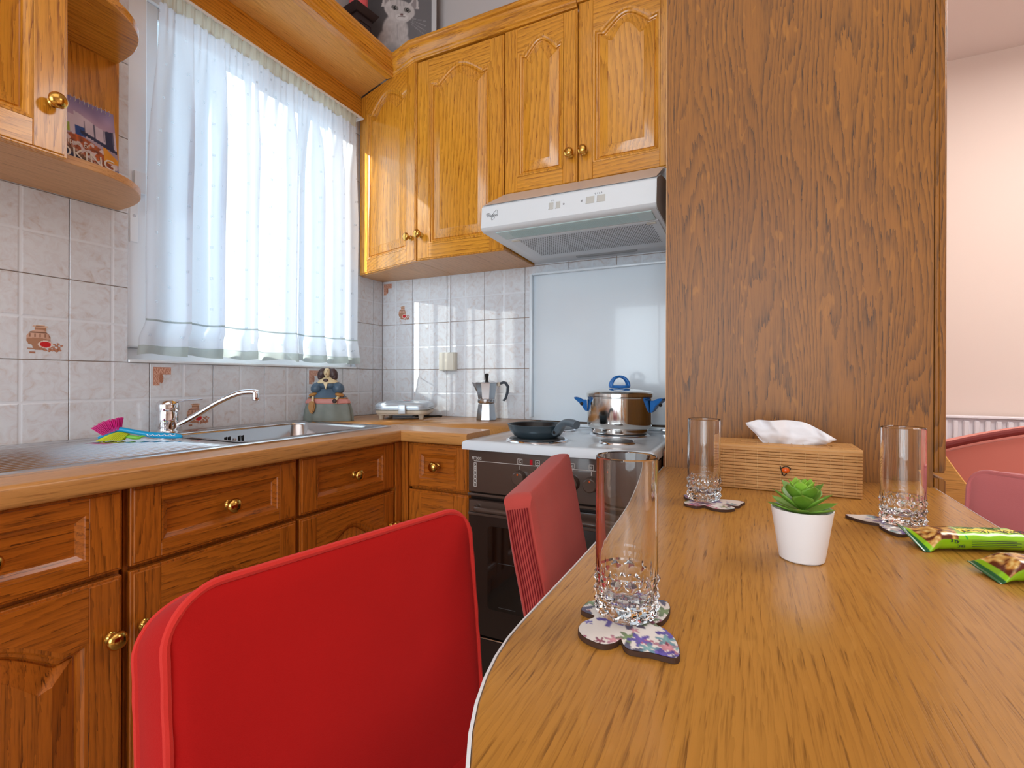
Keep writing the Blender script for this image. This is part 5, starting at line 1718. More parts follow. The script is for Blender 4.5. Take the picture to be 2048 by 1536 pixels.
# ------------------------------------------------------------------ tall cupboard (side panel faces the camera)
tc_ = thing('tall_cupboard', 'tall oak cupboard whose broad figured side panel faces the table', 'cupboard', (0.08, 1.68, 0))
obj('carcass', box(-0.209, 0.3655, 1.402, YB - 0.001, 0.0, 2.55), WP, tc_, smooth=False)
obj('edge_strip', box(-0.2105, -0.2092, 1.4005, 1.44, 0.0, 2.55), plain('pale_edge_strip', rgb(220, 178, 130), 0.4), tc_, smooth=False)
obj('side_panel', box(-0.2090, 0.3655, 1.4000, 1.4018, 0.0, 2.55), WP, tc_, smooth=False)
door(tc_, at(0.389, 1.400, 0.838, PI / 2), 0.546, 1.70, WPD, 'y', arch=0.05, kn=(0.50, 0.4))
door(tc_, at(0.389, 1.400, 0.10, PI / 2), 0.546, 0.726, WPD, 'y', arch=0.05, kn=(0.50, 0.6))
t = thing('filler_strip', 'short oak filler strip between the stove and the tall cupboard', 'strip', (-0.217, 1.6, 0))
obj('strip', box(-0.2235, -0.2115, 1.45, 1.90, 0.0, 0.842), WL['z'], t, smooth=False)

# ------------------------------------------------------------------ dining table
ZTB = 0.806
tb = thing('dining_table', 'oak laminate dining table with rounded end and white edge band', 'table', (0.08, 0.75, 0))
def table_pts(d=0.0):
    pts = [(-0.2145 - d, 1.3985), (-0.207 - d, 1.10), (-0.2005 - d, 0.60), (-0.200 - d, 0.44)]
    # rounded near corner (left), end, rounded right corner
    cx0, cx1, cy, rx, ry = 0.045, 0.115, 0.44, 0.245, 0.305
    for k in range(1, 16):
        a = PI / 2 * k / 15
        pts.append((cx0 - (rx + d) * math.cos(a), cy - (ry + d) * math.sin(a)))
    for k in range(0, 16):
        a = PI / 2 * (1 - k / 15)
        pts.append((cx1 + (rx + d) * math.cos(a), cy - (ry + d) * math.sin(a)))
    pts += [(0.3605 + d, 0.60), (0.361 + d, 1.10), (0.3655 + d, 1.3985)]
    return pts
obj('tabletop', prism(table_pts(), ZTB - 0.028, ZTB, 'xy', 0.0012), WT, tb, smooth=True)
pp = table_pts(0.0)
bm = bmesh.new()
rg = []
for p, q in zip(table_pts(0.0004), table_pts(0.0030)):
    rg.append([bm.verts.new((p[0], p[1], ZTB - 0.0275)), bm.verts.new((q[0], q[1], ZTB - 0.0265)), bm.verts.new((q[0], q[1], ZTB - 0.0012)), bm.verts.new((p[0], p[1], ZTB - 0.0002))])
for a, b in zip(rg[:-1], rg[1:]):
    for i in range(4):
        j = (i + 1) % 4
        bm.faces.new((a[i], a[j], b[j], b[i]))
bmesh.ops.recalc_face_normals(bm, faces=bm.faces[:])
obj('edge_band', bm, plain('white_edge_band', rgb(222, 220, 220), 0.3), tb, auto=60)
obj('table_leg', lathe([(0, 0.0005), (0.17, 0.0005), (0.172, 0.008), (0.16, 0.014), (0.05, 0.022), (0.032, 0.04), (0.030, ZTB - 0.04), (0.07, ZTB - 0.0285), (0, ZTB - 0.0285)], 32, Matrix.Translation((0.12, 0.56, 0))), STEEL, tb)
obj('support_batten', box(-0.15, 0.31, 1.37, 1.398, ZTB - 0.075, ZTB - 0.0285, 0.002), WP, tb)

# ------------------------------------------------------------------ chairs
def wr(u, v, seed, amp):
    return amp * (mnoise.noise((u * 7 + seed, v * 7, seed)) + 0.5 * mnoise.noise((u * 19 + seed, v * 15, seed + 4)))

def back_slab(W, H, th, rc, seed, amp=0.0015, bulge=0.006, ns=44, nv=40, taper=0.0, drop=0.0):
    """local frame: x across, z down from 0 to -H, front face at y=0 towards -y, thickness to +y"""
    def half(v):   # v distance from the top
        w = W / 2 - taper * v
        if v < rc:
            return w - rc + math.sqrt(max(0, rc * rc - (rc - v) ** 2))
        return w
    vs_ = [rc * (1 - math.cos(PI / 2 * k / 10)) for k in range(11)] + [rc + (H - rc) * k / nv for k in range(1, nv + 1)]
    bm = bmesh.new()
    F, B = [], []
    for v in vs_:
        hw = max(half(v), 0.0)
        fr_, bk = [], []
        for i in range(ns + 1):
            s = -1 + 2 * i / ns
            x = hw * math.sin(s * PI / 2) if False else hw * s
            edge = min(1.0, (W / 2 - abs(x)) / 0.03, v / 0.03 if v < 0.03 else 1.0)
            e2 = math.sqrt(max(0.0, min(1.0, 1 - (1 - edge) ** 2)))
            yb = -bulge * e2
            fr_.append(bm.verts.new((x, yb + wr(x, v, seed, amp), -v)))
            bk.append(bm.verts.new((x, th + bulge * e2 + wr(x, v, seed + 9, amp), -v - drop * max(0.0, 1 - v / 0.25))))
        F.append(fr_); B.append(bk)
    fs = []
    for j in range(len(vs_) - 1):
        for i in range(ns):
            fs.append(bm.faces.new((F[j][i], F[j + 1][i], F[j + 1][i + 1], F[j][i + 1])))
            fs.append(bm.faces.new((B[j][i], B[j][i + 1], B[j + 1][i + 1], B[j + 1][i])))
    # side walls (left, right, top, bottom) with a few strips
    rim_f = [F[j][0] for j in range(len(vs_) - 1, -1, -1)] + F[0][1:] + [F[j][ns] for j in range(1, len(vs_))]
    rim_b = [B[j][0] for j in range(len(vs_) - 1, -1, -1)] + B[0][1:] + [B[j][ns] for j in range(1, len(vs_))]
    prev = rim_f
    for k in range(1, 7):
        t_ = k / 6
        if k < 6:
            cur_ = []
            for a, b in zip(rim_f, rim_b):
                p = a.co.lerp(b.co, t_)
                out = math.sin(t_ * PI) * 0.004
                nrm = Vector((p.x, 0, (p.z + 0.15) if p.z > -0.15 else 0))
                if nrm.length > 0: nrm.normalize()
                cur_.append(bm.verts.new(p + nrm * out))
        else: cur_ = rim_b
        for i in range(len(prev) - 1):
            fs.append(bm.faces.new((prev[i], prev[i + 1], cur_[i + 1], cur_[i])))
        prev = cur_
    bot = [F[-1], B[-1]]
    for i in range(ns):
        fs.append(bm.faces.new((F[-1][i], F[-1][i + 1], B[-1][i + 1], B[-1][i])))
    bmesh.ops.remove_doubles(bm, verts=bm.verts[:], dist=0.00005)
    bmesh.ops.recalc_face_normals(bm, faces=bm.faces[:])
    outline = []
    for j in range(len(vs_) - 1, -1, -1):
        outline.append((-max(half(vs_[j]), 0), -vs_[j]))
    for j in range(len(vs_)):
        outline.append((max(half(vs_[j]), 0), -vs_[j]))
    return bm, outline

def make_chair(name, label, P0, P1, ztop, k, W, H, th, rc, cloth, pipe, seed, ribs=False, facing=1, group=None, legm=None, drop=0.0):
    """P0->P1 top edge of the front face; front normal = right of P0->P1 rotated; k lean"""
    P0 = Vector((P0[0], P0[1], ztop)); P1 = Vector((P1[0], P1[1], ztop))
    u = (P1 - P0).normalized()
    n = Vector((u.y, -u.x, 0)) * facing       # front normal
    c = (P0 + P1) / 2
    # thing rotation: local -y = front normal
    rz = math.atan2(n.x, -n.y)
    base = Vector((c.x, c.y, 0)) + n * 0.20
    t = thing(name, label, 'chair', (base.x, base.y, 0), rz=rz, group=group)
    lean = math.atan(k)
    Ml = Matrix.Translation((0, 0.20, ztop)) @ Matrix.Rotation(-lean, 4, 'X')
    bm, outl = back_slab(W, H, th, rc, seed, drop=drop)
    bm.transform(Ml)
    bk = obj('backrest', bm, cloth, t, local=True, auto=50)
    if pipe:
        for yy in (-0.001, th + 0.001):
            dz_ = (lambda z: -drop * max(0.0, 1 + z / 0.25)) if yy > 0 else (lambda z: 0.0)
            pts = [Ml @ Vector((x, yy + 0.0005 * math.sin(i * 0.9 + seed), z + dz_(z))) for i, (x, z) in enumerate(outl)]
            obj('piping', tube(pts, [0.0046 + 0.0002 * math.sin(i * 1.3) for i in range(len(pts))], 8), pipe, bk, local=True)
    if ribs:
        for sx_ in (-1, 1):
            for q in range(9):
                yy = th * (0.10 + 0.80 * q / 8)
                pts = [Ml @ Vector((sx_ * (W / 2 + 0.0042), yy + 0.001 * math.sin(j), -rc * 0.9 - j * 0.03)) for j in range(int((H - rc) / 0.03))]
                obj('rib_seam', tube(pts, 0.0009, 5), DUSTD, bk, local=True)
    sd = -1.0
    seat_z = 0.46
    # seat cushion in front of the back
    yb = 0.20 - math.tan(lean) * (ztop - seat_z) + 0.03
    bm = bmesh.new()
    pts = rrect(-W / 2 + 0.005, W / 2 - 0.005, yb - 0.37, yb, 0.04, 6)
    add_prism(bm, pts, seat_z - 0.055, seat_z, 'xy', 0.012, 3)
    obj('seat', bm, cloth, t, local=True)
    lm = legm or WL['z']
    for sx_ in (-1, 1):
        for yy in (yb - 0.34, yb - 0.03):
            obj('leg', tube([(sx_ * (W / 2 - 0.03), yy, seat_z - 0.055), (sx_ * (W / 2 - 0.025), yy - (0.01 if yy < yb - 0.1 else -0.03), 0.001)], [0.019, 0.013], 12), lm, t, local=True)
        p1 = Ml @ Vector((sx_ * (W / 2 - 0.03), th * 0.5, -H + 0.03))
        obj('back_post', tube([p1, (sx_ * (W / 2 - 0.03), yb - 0.02, seat_z - 0.04)], 0.014, 10), lm, t, local=True)
    return t
ORG = plain('orange_red_lacquer', rgb(206, 74, 40), 0.35)
A0 = Vector((-0.506, 0.317)); uu = Vector((0.071, 0.364)).normalized()
make_chair('dining_chair', 'bright red covered chair with piped edges in the left foreground', A0 + uu * -0.033, A0 + uu * 0.407, 0.830, 0.10, 0.440, 0.42, 0.080, 0.055, RED, REDP, 2.0, group='chairs around the dining table', legm=ORG, drop=0.030)
A1 = Vector((-0.318, 0.716)); u2 = Vector((-0.085, 0.42)).normalized()
make_chair('dining_chair', 'dusty red chair with ribbed stretch sides between stove and table', A1, A1 + u2 * 0.465, 0.860, 0.19, 0.465, 0.34, 0.040, 0.022, DUSTY, None, 5.0, ribs=True, group='chairs around the dining table', legm=ORG)
B0 = Vector((0.424, 1.382)); u3 = Vector((0.66, -0.75)).normalized()
make_chair('dining_chair', 'pink covered chair with piped edge at the right of the table', B0, B0 + u3 * 0.42, 0.853, 0.12, 0.42, 0.34, 0.050, 0.035, PINK, PINK, 8.0, group='chairs around the dining table', facing=1)

# ------------------------------------------------------------------ living room: sofa, sideboard panel, radiator
so = thing('sofa', 'salmon pink sofa with arched back and maroon piping in the living room', 'sofa', (1.3, 2.5, 0))
def arc(x):
    return 0.905 - 0.27 * ((x - 1.28) / 0.95) ** 2 if x > 0.33 else 0.3
xs = [0.42 + 1.76 * k / 40 for k in range(41)]
pts = [(x, arc(x)) for x in xs]
obj('backrest', prism(pts[::-1] + [(0.42, 0.25), (2.18, 0.25)], 2.42, 2.58, 'xz', 0.02, 3), PINKS, so)
obj('piping', tube([(x, 2.415, z + 0.004) for x, z in pts], 0.013, 10), MAROON, so)
obj('seat', box(0.74, 2.14, 1.80, 2.42, 0.22, 0.44, 0.04, 3), PINKS, so)
for xx in (0.78, 2.06):
    obj('leg', lathe([(0, 0.001), (0.018, 0.001), (0.026, 0.22), (0, 0.22)], 14, Matrix.Translation((xx + 0.02, 1.86, 0))), WL['z'], so)
    obj('leg', lathe([(0, 0.001), (0.018, 0.001), (0.026, 0.26), (0, 0.26)], 14, Matrix.Translation((xx + 0.02, 2.50, 0))), WL['z'], so)
t = thing('side_table', 'low light oak table between the cupboard and the pink sofa', 'table', (0.52, 2.02, 0))
obj('slanted_side', prism([(0.385, 0.0), (0.385, 0.93), (0.47, 0.93), (0.585, 0.74), (0.68, 0.60), (0.68, 0.0)], 1.955, 1.985, 'xz', 0.003), WSO['x'], t)
obj('top', box(0.385, 0.66, 1.986, 2.06, 0.55, 0.57, 0.002), WSO['x'], t)
ra = thing('radiator', 'white ribbed panel radiator on the far living room wall', 'radiator', (1.2, YFAR - 0.06, 0.25))
obj('panel', box(0.45, 2.4, YFAR - 0.095, YFAR - 0.035, 0.25, 0.832), RAD, ra, smooth=False)
obj('top_grille', box(0.445, 2.405, YFAR - 0.115, YFAR - 0.03, 0.834, 0.848, 0.003), RAD, ra)
for k in range(42):
    obj('rib', box(0.47 + k * 0.046, 0.47 + k * 0.046 + 0.026, YFAR - 0.108, YFAR - 0.0952, 0.28, 0.822, 0.005), RAD, ra)
for xx in (0.6, 2.2):
    obj('bracket', box(xx, xx + 0.03, YFAR - 0.035, YFAR - 0.0005, 0.3, 0.8), RAD, ra)

# ------------------------------------------------------------------ coasters and glasses
CTR = (-0.1065, 0.4845)
OUT = [(-0.0312, -0.0168), (-0.0377, -0.03), (-0.0378, -0.0427), (-0.0329, -0.0519), (-0.0255, -0.0575), (-0.0137, -0.061), (-0.006, -0.0591), (0.0, -0.0524), (0.0027, -0.0452), (0.0075, -0.0542), (0.0134, -0.059), (0.023, -0.058), (0.0306, -0.056), (0.0407, -0.0562), (0.0504, -0.0555), (0.0535, -0.049), (0.0516, -0.037), (0.0453, -0.0208), (0.0361, -0.0094), (0.0288, -0.0052), (0.0263, -0.0012), (0.0309, 0.0065), (0.034, 0.0248), (0.0327, 0.042), (0.0276, 0.0521), (0.0206, 0.0527), (0.0116, 0.0468), (0.0006, 0.0375), (-0.0056, 0.0255), (-0.0159, 0.0255), (-0.0285, 0.0271), (-0.0405, 0.0212), (-0.0465, 0.0125), (-0.0474, -0.0035), (-0.0432, -0.0089), (-0.0327, -0.0119)]
random.seed(4)
FLW = []
rnd = random.Random(11)
for _ in range(80):
    FLW.append((rnd.uniform(-0.06, 0.06), rnd.uniform(-0.065, 0.065), rnd.uniform(0.004, 0.015), rnd.choice([(96, 84, 178), (112, 100, 196), (214, 96, 122), (150, 60, 86), (130, 190, 190), (120, 150, 96), (84, 84, 112), (226, 150, 160)]), rnd.uniform(0, 6)))
def coaster_col(x, y, flip):
    c = (234, 228, 222)
    for fx, fy, r, col, ph in FLW:
        if flip: fx, fy = -fy, fx
        d = math.hypot(x - fx, y - fy)
        a = math.atan2(y - fy, x - fx)
        rr_ = r * (0.65 + 0.35 * math.cos(5 * a + ph))
        if d < rr_:
            c = mixc(c, mixc(col, (col[0] * 0.7, col[1] * 0.7, col[2] * 0.8), d / r), 0.9)
    return c
def make_coaster(label, loc, rz, flip):
    t = thing('butterfly_coaster', label, 'coaster', (loc[0], loc[1], ZTB), rz=rz, group='butterfly coasters under the glasses')
    O = closed_curve([(p[0], p[1], 0) for p in OUT], 4)
    # fine print sheet: grid cells inside the outline
    bm = bmesh.new()
    vs = [bm.verts.new((p.x, p.y, 0.0003)) for p in O]
    vt = [bm.verts.new((p.x, p.y, 0.0046)) for p in O]
    bm.faces.new(vs[::-1]); bm.faces.new(vt)
    for i in range(len(vs)):
        j = (i + 1) % len(vs)
        bm.faces.new((vs[i], vs[j], vt[j], vt[i]))
    bmesh.ops.recalc_face_normals(bm, faces=bm.faces[:])
    obj('board', bm, CDARK, t, local=True, smooth=False)
    # printed top: triangulated outline subdivided, vertex coloured
    bm = bmesh.new()
    vt = [bm.verts.new((p.x * 0.985, p.y * 0.985, 0.0050)) for p in O]
    f = bm.faces.new(vt)
    if f.normal.z < 0: bmesh.ops.reverse_faces(bm, faces=[f])
    for ax, rng in (((1, 0, 0), 0.075), ((0, 1, 0), 0.085)):
        q = -rng
        while q < rng:
            co = (q, 0, 0) if ax[0] else (0, q, 0)
            bmesh.ops.bisect_plane(bm, geom=bm.verts[:] + bm.edges[:] + bm.faces[:], plane_co=co, plane_no=ax)
            q += 0.0016
    me = bpy.data.meshes.new('print')
    bm.to_mesh(me); bm.free()
    ca = me.color_attributes.new('Col', 'FLOAT_COLOR', 'POINT')
    fl_ = []
    for v in me.vertices:
        c = coaster_col(v.co.x, v.co.y, flip)
        fl_ += [lin(c[0]), lin(c[1]), lin(c[2]), 1]
    ca.data.foreach_set('color', fl_)
    me.materials.append(PRT_GLOSS)
    o = bpy.data.objects.new('printed_face', me); COL.objects.link(o); o.parent = t
    return t
make_coaster('purple and blue floral butterfly coaster in front, under the nearest glass', CTR, 0.0, False)
make_coaster('small floral butterfly coaster under the glass beside the bamboo tissue box', (-0.079, 1.010), R(70), True)
make_coaster('floral butterfly coaster under the right-hand glass by the snack bars', (0.213, 0.985), R(197), True)

def make_glass():
    t = thing('drinking_glass', 'x', 'glass', (CTR[0], CTR[1], ZTB + 0.0052), group='tall cut-base drinking glasses')
    Hh, RO, RI = 0.156, 0.0300, 0.0278
    NS = 104
    def outer(z, a):
        if z < 0.003: return RO - 0.004 * (1 - z / 0.003) - 0.001
        if z < 0.044:
            # rows of pointed diamonds
            row = (z - 0.003) / 0.01367
            k = int(row)
            fz = row - k
            fa = (a / (2 * PI) * 13 + 0.5 * (k % 2)) % 1.0
            dd = abs(fa - 0.5) * 2 + abs(fz - 0.5) * 2
            return RO - 0.0014 + 0.0036 * max(0, 1 - dd) + 0.0004
        if z < 0.056:
            fa = (a / (2 * PI) * 13) % 1.0
            return RO + 0.0009 * (1 - (z - 0.044) / 0.012) * max(0, 1 - abs(fa - 0.5) * 4)
        return RO
    zs = [0.0, 0.001, 0.003] + [0.003 + 0.041 * k / 18 for k in range(1, 19)] + [0.047, 0.051, 0.056, 0.07, 0.10, 0.13, 0.150, 0.1545]
    bm = bmesh.new()
    rg = []
    for z in zs:
        rg.append([bm.verts.new((outer(z, a) * math.cos(a), outer(z, a) * math.sin(a), z)) for a in [2 * PI * k / NS for k in range(NS)]])
    for r_, z in ((RO - 0.0004, Hh - 0.0004), ((RO + RI) / 2, Hh), (RI + 0.0004, Hh - 0.0004), (RI, 0.150), (RI, 0.10), (RI, 0.056), (RI - 0.001, 0.040), (RI - 0.002, 0.024), (RI - 0.006, 0.0165), (RI - 0.015, 0.0145), (0.004, 0.0140)):
        rg.append([bm.verts.new((r_ * math.cos(a), r_ * math.sin(a), z)) for a in [2 * PI * k / NS for k in range(NS)]])
    for a, b in zip(rg[:-1], rg[1:]):
        for i in range(NS):
            j = (i + 1) % NS
            bm.faces.new((a[i], a[j], b[j], b[i]))
    bm.faces.new(rg[0][::-1]); bm.faces.new(rg[-1])
    bmesh.ops.recalc_face_normals(bm, faces=bm.faces[:])
    obj('tumbler', bm, GLASS, t, local=True, auto=12)
    return t
g = make_glass()
labs = ['nearest tall cut-base glass on the purple butterfly coaster', 'tall cut-base glass standing beside the bamboo tissue box', 'tall cut-base glass at the right next to the green snack bars']
locs = [(CTR[0] - 0.004, CTR[1] + 0.006), (-0.082, 1.026), (0.222, 0.998)]
for i in range(3):
    o = g if i == 0 else dup_tree(g)
    o.location = (locs[i][0], locs[i][1], ZTB + 0.0052)
    o.rotation_euler = (0, 0, 0.4 * i)
    o['label'] = labs[i]

# ------------------------------------------------------------------ tissue box with tissue
tx = thing('tissue_box', 'bamboo slat tissue box with orange bead closure standing against the cupboard', 'tissue box', (0.067, 1.245, ZTB))
BXa, BXb, BYa, BYb, BH = -0.066, 0.200, 1.188, 1.305, 0.098
obj('inner_box', box(BXa + 0.002, BXb - 0.002, BYa + 0.003, BYb - 0.001, ZTB + 0.0005, ZTB + BH - 0.003), WB, tx, smooth=False)
def slat(x0, x1, y0, y1, z0, z1, nm='slat'):
    return obj(nm, box(x0, x1, y0, y1, z0, z1, 0.0008), WB, tx)
zz = 0.0008
rnd = random.Random(2)
while zz < BH - 0.010:
    h_ = rnd.choice([0.0052, 0.0062, 0.0072])
    proud = 0.0022 if zz > 0.044 else 0.0
    slat(BXa, BXb, BYa - proud - 0.0008 - rnd.uniform(0, 0.0006), BYa + 0.0025, ZTB + zz, ZTB + min(zz + h_ - 0.0009, BH - 0.008))
    zz += h_
bm = tube([(BXa, BYa + 0.0035, ZTB + BH - 0.0065), (BXb, BYa + 0.0035, ZTB + BH - 0.0065)], 0.0062, 14)
obj('corner_slat', bm, WB, tx)
yy = BYa + 0.004
while yy < BYb - 0.002:
    d_ = rnd.choice([0.0075, 0.010])
    if not (BYa + 0.040 < yy < BYa + 0.070):
        slat(BXa, BXb, yy, min(yy + d_ - 0.0009, BYb), ZTB + BH - 0.004, ZTB + BH - rnd.uniform(0, 0.0005))
    else:
        slat(BXa, BXa + 0.045, yy, min(yy + d_ - 0.0009, BYb), ZTB + BH - 0.004, ZTB + BH)
        slat(BXb - 0.045, BXb, yy, min(yy + d_ - 0.0009, BYb), ZTB + BH - 0.004, ZTB + BH)
    yy += d_
for k in range(12):
    xx = BXa + 0.012 + k * 0.0222
    obj('stitch', tube([(xx, BYa - 0.0018, ZTB + 0.004), (xx, BYa - 0.0018, ZTB + 0.043), (xx, BYa - 0.0040, ZTB + 0.046), (xx, BYa - 0.0040, ZTB + BH - 0.012), (xx, BYa + 0.002, ZTB + BH + 0.0005), (xx, BYb - 0.002, ZTB + BH + 0.0003)], 0.00032, 5), THREAD, tx)
bm = bmesh.new(); add_ball(bm, (0.0655, BYa - 0.009, ZTB + 0.0485), (0.0075, 0.0058, 0.0058), 3)
obj('bead', bm, BEAD, tx)
obj('loop', tube(smooth_curve([(0.0555, BYa - 0.0045, ZTB + 0.056), (0.0580, BYa - 0.007, ZTB + 0.046), (0.0625, BYa - 0.005, ZTB + 0.036), (0.0690, BYa - 0.006, ZTB + 0.044), (0.0745, BYa - 0.006, ZTB + 0.052), (0.066, BYa - 0.006, ZTB + 0.056), (0.0565, BYa - 0.006, ZTB + 0.051)], 5), 0.0009, 6), CORD, tx)

ti = thing('tissue', 'crumpled white paper tissue pulled up out of the bamboo box', 'tissue', (0.065, 1.245, ZTB + BH))
def tissue_mesh():
    NU, NV = 90, 44
    bm = bmesh.new()
    g_ = {}
    # silhouette top edge (x, height) and root line
    tops = [(-0.030, 0.037), (-0.012, 0.043), (0.020, 0.0445), (0.050, 0.0450), (0.085, 0.041), (0.115, 0.030), (0.140, 0.012)]
    rts = [(0.000, 0.002), (0.010, -0.004), (0.030, -0.004), (0.055, -0.006), (0.078, -0.004), (0.100, -0.003), (0.118, 0.000)]
    T_ = smooth_curve([(a, 0, b) for a, b in tops], 15); R_ = smooth_curve([(a, 0, b) for a, b in rts], 15)
    for i in range(NU + 1):
        a = T_[i]; b = R_[i]
        s = i / NU
        for j in range(NV + 1):
            t_ = j / NV
            p = b.lerp(a, t_)
            bel = math.sin(t_ * PI * 0.9)
            y = 0.012 * math.sin(s * 11 + 0.6) * t_ + 0.007 * math.sin(s * 23 + t_ * 3) * t_ - 0.016 * bel * (0.4 + 0.6 * math.sin(s * 5 + 0.3) ** 2)
            y += 0.004 * mnoise.noise((s * 9, t_ * 4, 2.2))
            x = p.x + 0.004 * math.sin(t_ * 6 + s * 14) * t_
            g_[i, j] = bm.verts.new((x - 0.045 , y, p.z))
    for i in range(NU):
        for j in range(NV):
            bm.faces.new((g_[i, j], g_[i + 1, j], g_[i + 1, j + 1], g_[i, j + 1]))
    return bm
bm = tissue_mesh(); bm.transform(Matrix.Diagonal((1, 1, 1.12, 1)))
obj('tissue_sheet', bm, TISS, ti, local=True, auto=0)
bm = tissue_mesh(); bm.transform(Matrix.Translation((0.0, 0.014, -0.003)) @ Matrix.Diagonal((0.86, -0.8, 0.90, 1)))
obj('tissue_fold', bm, TISS, ti, local=True, auto=0)

# ------------------------------------------------------------------ potted succulent
pl = thing('potted_succulent', 'small artificial green succulent in a smooth white tapered pot', 'plant', (0.0610, 0.757, ZTB), rz=R(20))
obj('pot', lathe([(0, 0.0005), (0.0250, 0.0005), (0.0265, 0.002), (0.0360, 0.064), (0.0366, 0.0675), (0.0350, 0.0675), (0.0335, 0.058), (0, 0.058)], 56), POTW, pl, local=True)
obj('filler', lathe([(0.0, 0.0600), (0.0332, 0.0595)], 30), SOIL, pl, local=True)
LFM = {}
def leaf_mesh(ln_, wd_, tone):
    bm = bmesh.new()
    n, m_ = 12, 8
    rings = []
    for i in range(n + 1):
        s = i / n
        w_ = wd_ * (math.sin(min(1, s / 0.62) * PI / 2) ** 0.8 if s < 0.62 else math.cos((s - 0.62) / 0.38 * PI / 2) ** 1.15)
        w_ = max(w_, 0.0004 if s > 0.5 else wd_ * 0.25)
        x = ln_ * s
        zc = ln_ * (0.05 * s + 0.16 * s * s)
        rings.append([bm.verts.new((x, w_ * math.cos(a), zc + 0.18 * wd_ * math.sin(a) * (1.1 - s) + 0.28 * w_ * math.cos(a) ** 2)) for a in [2 * PI * k / m_ for k in range(m_)]])
    for a, b in zip(rings[:-1], rings[1:]):
        for k in range(m_):
            j = (k + 1) % m_
            bm.faces.new((a[k], a[j], b[j], b[k]))
    bm.faces.new(rings[0][::-1]); bm.faces.new(rings[-1])
    bmesh.ops.recalc_face_normals(bm, faces=bm.faces[:])
    me = bpy.data.meshes.new('leaf')
    for f in bm.faces: f.smooth = True
    bm.to_mesh(me); bm.free()
    ca = me.color_attributes.new('Col', 'FLOAT_COLOR', 'POINT')
    fl_ = []
    for v in me.vertices:
        s = max(0, min(1, v.co.x / ln_))
        c = mixc((118, 158, 50), (100, 146, 40), s) if tone < 0.5 else mixc((158, 200, 70), (140, 188, 56), s)
        c = mixc(c, (150, 120, 60), 0.6 * sm(0.93, 1.0, s))
        c = mixc(c, (168, 212, 96), 0.35 * sm(0.6, 1.0, abs(v.co.y) / wd_))
        fl_ += [lin(c[0]), lin(c[1]), lin(c[2]), 1]
    ca.data.foreach_set('color', fl_)
    me.materials.append(LEAF)
    return me
tiers = [(6, 0.044, 0.0105, 6, 0.061, 0.1), (5, 0.040, 0.0125, 24, 0.067, 0.1), (5, 0.036, 0.0120, 38, 0.073, 0.3), (5, 0.029, 0.0095, 50, 0.079, 0.6), (4, 0.020, 0.0065, 60, 0.086, 0.9), (3, 0.013, 0.0040, 72, 0.091, 0.9)]
for ti_, (n_, l_, w_, el_, z_, tone) in enumerate(tiers):
    me = leaf_mesh(l_, w_, tone)
    for k in range(n_):
        o = bpy.data.objects.new('leaf', me); COL.objects.link(o); o.parent = pl
        a = 2 * PI * k / n_ + ti_ * 0.55
        o.matrix_basis = Matrix.Translation((0.002 * math.cos(a), 0.002 * math.sin(a), z_)) @ Matrix.Rotation(a, 4, 'Z') @ Matrix.Rotation(-R(el_), 4, 'Y')
obj('stem', tube([(0, 0, 0.056), (0, 0, 0.098)], [0.004, 0.002], 10), LIME, pl, local=True)

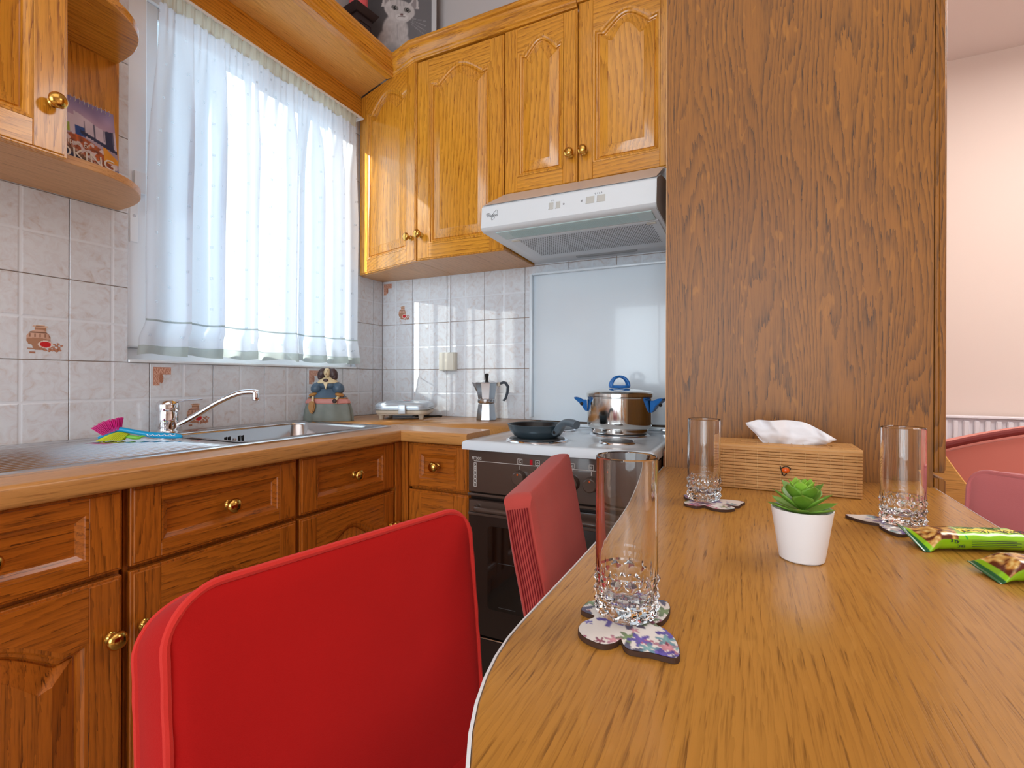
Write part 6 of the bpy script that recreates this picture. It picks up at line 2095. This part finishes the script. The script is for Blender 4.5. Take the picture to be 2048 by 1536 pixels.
# ------------------------------------------------------------------ two wrapped snack bars
def bar(label, loc, rz, tilt, seed, Lb=0.165, Wb=0.046):
    t = thing('snack_bar', label, 'snack bar', (loc[0], loc[1], ZTB + 0.0006), rz=rz, group='green wrapped snack bars')
    NS, NP = 150, 64
    EX, EZ = 0.60, 0.72
    verts, cols, faces = [], [], []
    hb, seal = 0.024, 0.10
    for i in range(NS + 1):
        s = i / NS
        x = Lb * s
        body = sm(0.02, 0.18, s) * (1 - sm(0.82, 0.98, s))
        hh = 0.0006 + (hb / 2) * body ** 0.7
        ww = Wb / 2 * (1.20 - 0.20 * body)
        zc = hh + 0.010 * (1 - sm(0.0, 0.14, s)) * tilt + 0.006 * sm(0.9, 1.0, s)
        for k in range(NP):
            a = 2 * PI * k / NP
            ca_, sa_ = math.cos(a), math.sin(a)
            ex = EX
            yy = ww * math.copysign(abs(ca_) ** ex, ca_)
            z2 = hh * math.copysign(abs(sa_) ** EZ, sa_)
            wrk = 0.0007 * mnoise.noise((x * 60, yy * 70, seed)) * (0.3 + body)
            zg = tilt * 0.012 * (yy / ww) * (1 - sm(0, 0.15, s))
            verts.append((x, yy, max(0.0001, zc + z2 + wrk + zg)))
            # colour
            top = sa_ > 0.25
            v = yy / ww
            c = (150, 196, 26)
            n = mnoise.noise((x * 120, yy * 160, seed + 3))
            n2 = mnoise.noise((x * 300, yy * 300, seed + 5))
            if s < 0.045 or s > 0.93: c = (12, 140, 84) if s > 0.93 else (14, 92, 50)
            elif sa_ < -0.9: c = (60, 66, 62) if math.sin(x * 900) > 0 else (200, 200, 196)
            elif top and 0.07 < s < 0.34 + 0.05 * v:
                base = mixc((196, 128, 50), (238, 206, 130), 0.5 + 0.9 * n2)
                c = mixc(base, (98, 40, 18), sm(0.0, 0.35, n + 0.15 - s * 0.5))
            elif top and s > 0.36 and -0.55 < v < 0.12: c = (250, 232, 10)
            elif top and s > 0.34 and v >= 0.12: c = (126, 196, 60) if v < 0.9 else (60, 160, 40)
            elif top and v < -0.5: c = (150, 214, 30)
            else: c = (140, 186, 22)
            if abs(s - 0.355) < 0.006 and top: c = (40, 170, 60)
            cols.append(c)
    for i in range(NS):
        for k in range(NP):
            j = (k + 1) % NP
            faces.append((i * NP + k, i * NP + j, (i + 1) * NP + j, (i + 1) * NP + k))
    faces.append(tuple(range(NP))[::-1])
    faces.append(tuple(NS * NP + k for k in range(NP)))
    me = bpy.data.meshes.new('wrapper')
    me.from_pydata(verts, [], faces)
    bm = bmesh.new(); bm.from_mesh(me); bmesh.ops.recalc_face_normals(bm, faces=bm.faces[:]); bm.to_mesh(me); bm.free()
    ca_ = me.color_attributes.new('Col', 'FLOAT_COLOR', 'POINT')
    fl_ = []
    for c in cols: fl_ += [lin(c[0]), lin(c[1]), lin(c[2]), 1]
    ca_.data.foreach_set('color', fl_)
    for p in me.polygons: p.use_smooth = True
    me.materials.append(PRT_FOIL)
    o = bpy.data.objects.new('wrapper', me); COL.objects.link(o); o.parent = t
    # lettering lies on the flat top, upside down for the camera
    def drape(q, M):
        me = q.data
        me.transform(M)
        for v in me.vertices:
            k = min(0.999, abs(v.co.y) / (Wb / 2))
            ca2 = k ** (1 / EX)
            v.co.z = 0.0006 + hb / 2 + (hb / 2) * math.sqrt(max(0, 1 - ca2 * ca2)) ** EZ + 0.0007 + v.co.z
        me.update()
        q.parent = t
    def flat(s, size, x, y, mat, sx=1.0):
        q = text('lettering', s, size, mat, None, Matrix.Identity(4), sx, 0.0002)
        drape(q, Matrix.Translation((x, y, 0)) @ Matrix.Rotation(PI, 4, 'Z') @ Matrix.Rotation(-PI / 2, 4, 'X'))
    flat('NATURE VALLEY', 0.0125, 0.106, -0.0085, PRINTD, 0.95)
    flat('CRUNCHY', 0.0135, 0.094, 0.0060, plain('dark_green_print', rgb(10, 84, 44), 0.4), 0.95)
    def side(s, size, x, z, mat, sx=1.0):
        q = text('lettering', s, size, mat, None, Matrix.Identity(4), sx, 0.0002)
        q.matrix_basis = Matrix.Translation((x, -Wb / 2 - 0.0008, z)) @ Matrix.Rotation(PI, 4, 'Y')
        q.parent = t
    side('42 g', 0.0065, 0.042, 0.0145, PRINTD)
    side('EAC', 0.0055, 0.050, 0.0085, PRINTD)
    bm = bmesh.new()
    for k in range(4):
        add_box(bm, 0.064, 0.128 - 0.006 * (k % 2), -Wb / 2 - 0.0009, -Wb / 2 - 0.0006, 0.0080 + 0.0024 * k, 0.0086 + 0.0024 * k)
    obj('small_print', bm, PRINTD, t, local=True, smooth=False)
    # crimped teeth of the end seal
    bm = bmesh.new()
    for k in range(16):
        yy = -Wb * 0.58 + k * Wb * 1.16 / 15
        add_prism(bm, [(Lb - 0.001, yy - 0.0018), (Lb + 0.003, yy), (Lb - 0.001, yy + 0.0018)], 0.0080, 0.0086, 'xy')
    obj('seal_teeth', bm, plain('green_foil', rgb(12, 140, 84), 0.3), t, local=True, smooth=False)
    return t
bar('green and yellow wrapped snack bar lying next to the right-hand glass', (0.206, 0.886), R(22), 1.0, 1.0)
bar('green wrapped snack bar nearest the camera at the right frame edge', (0.254, 0.792), R(14), 0.3, 6.0)
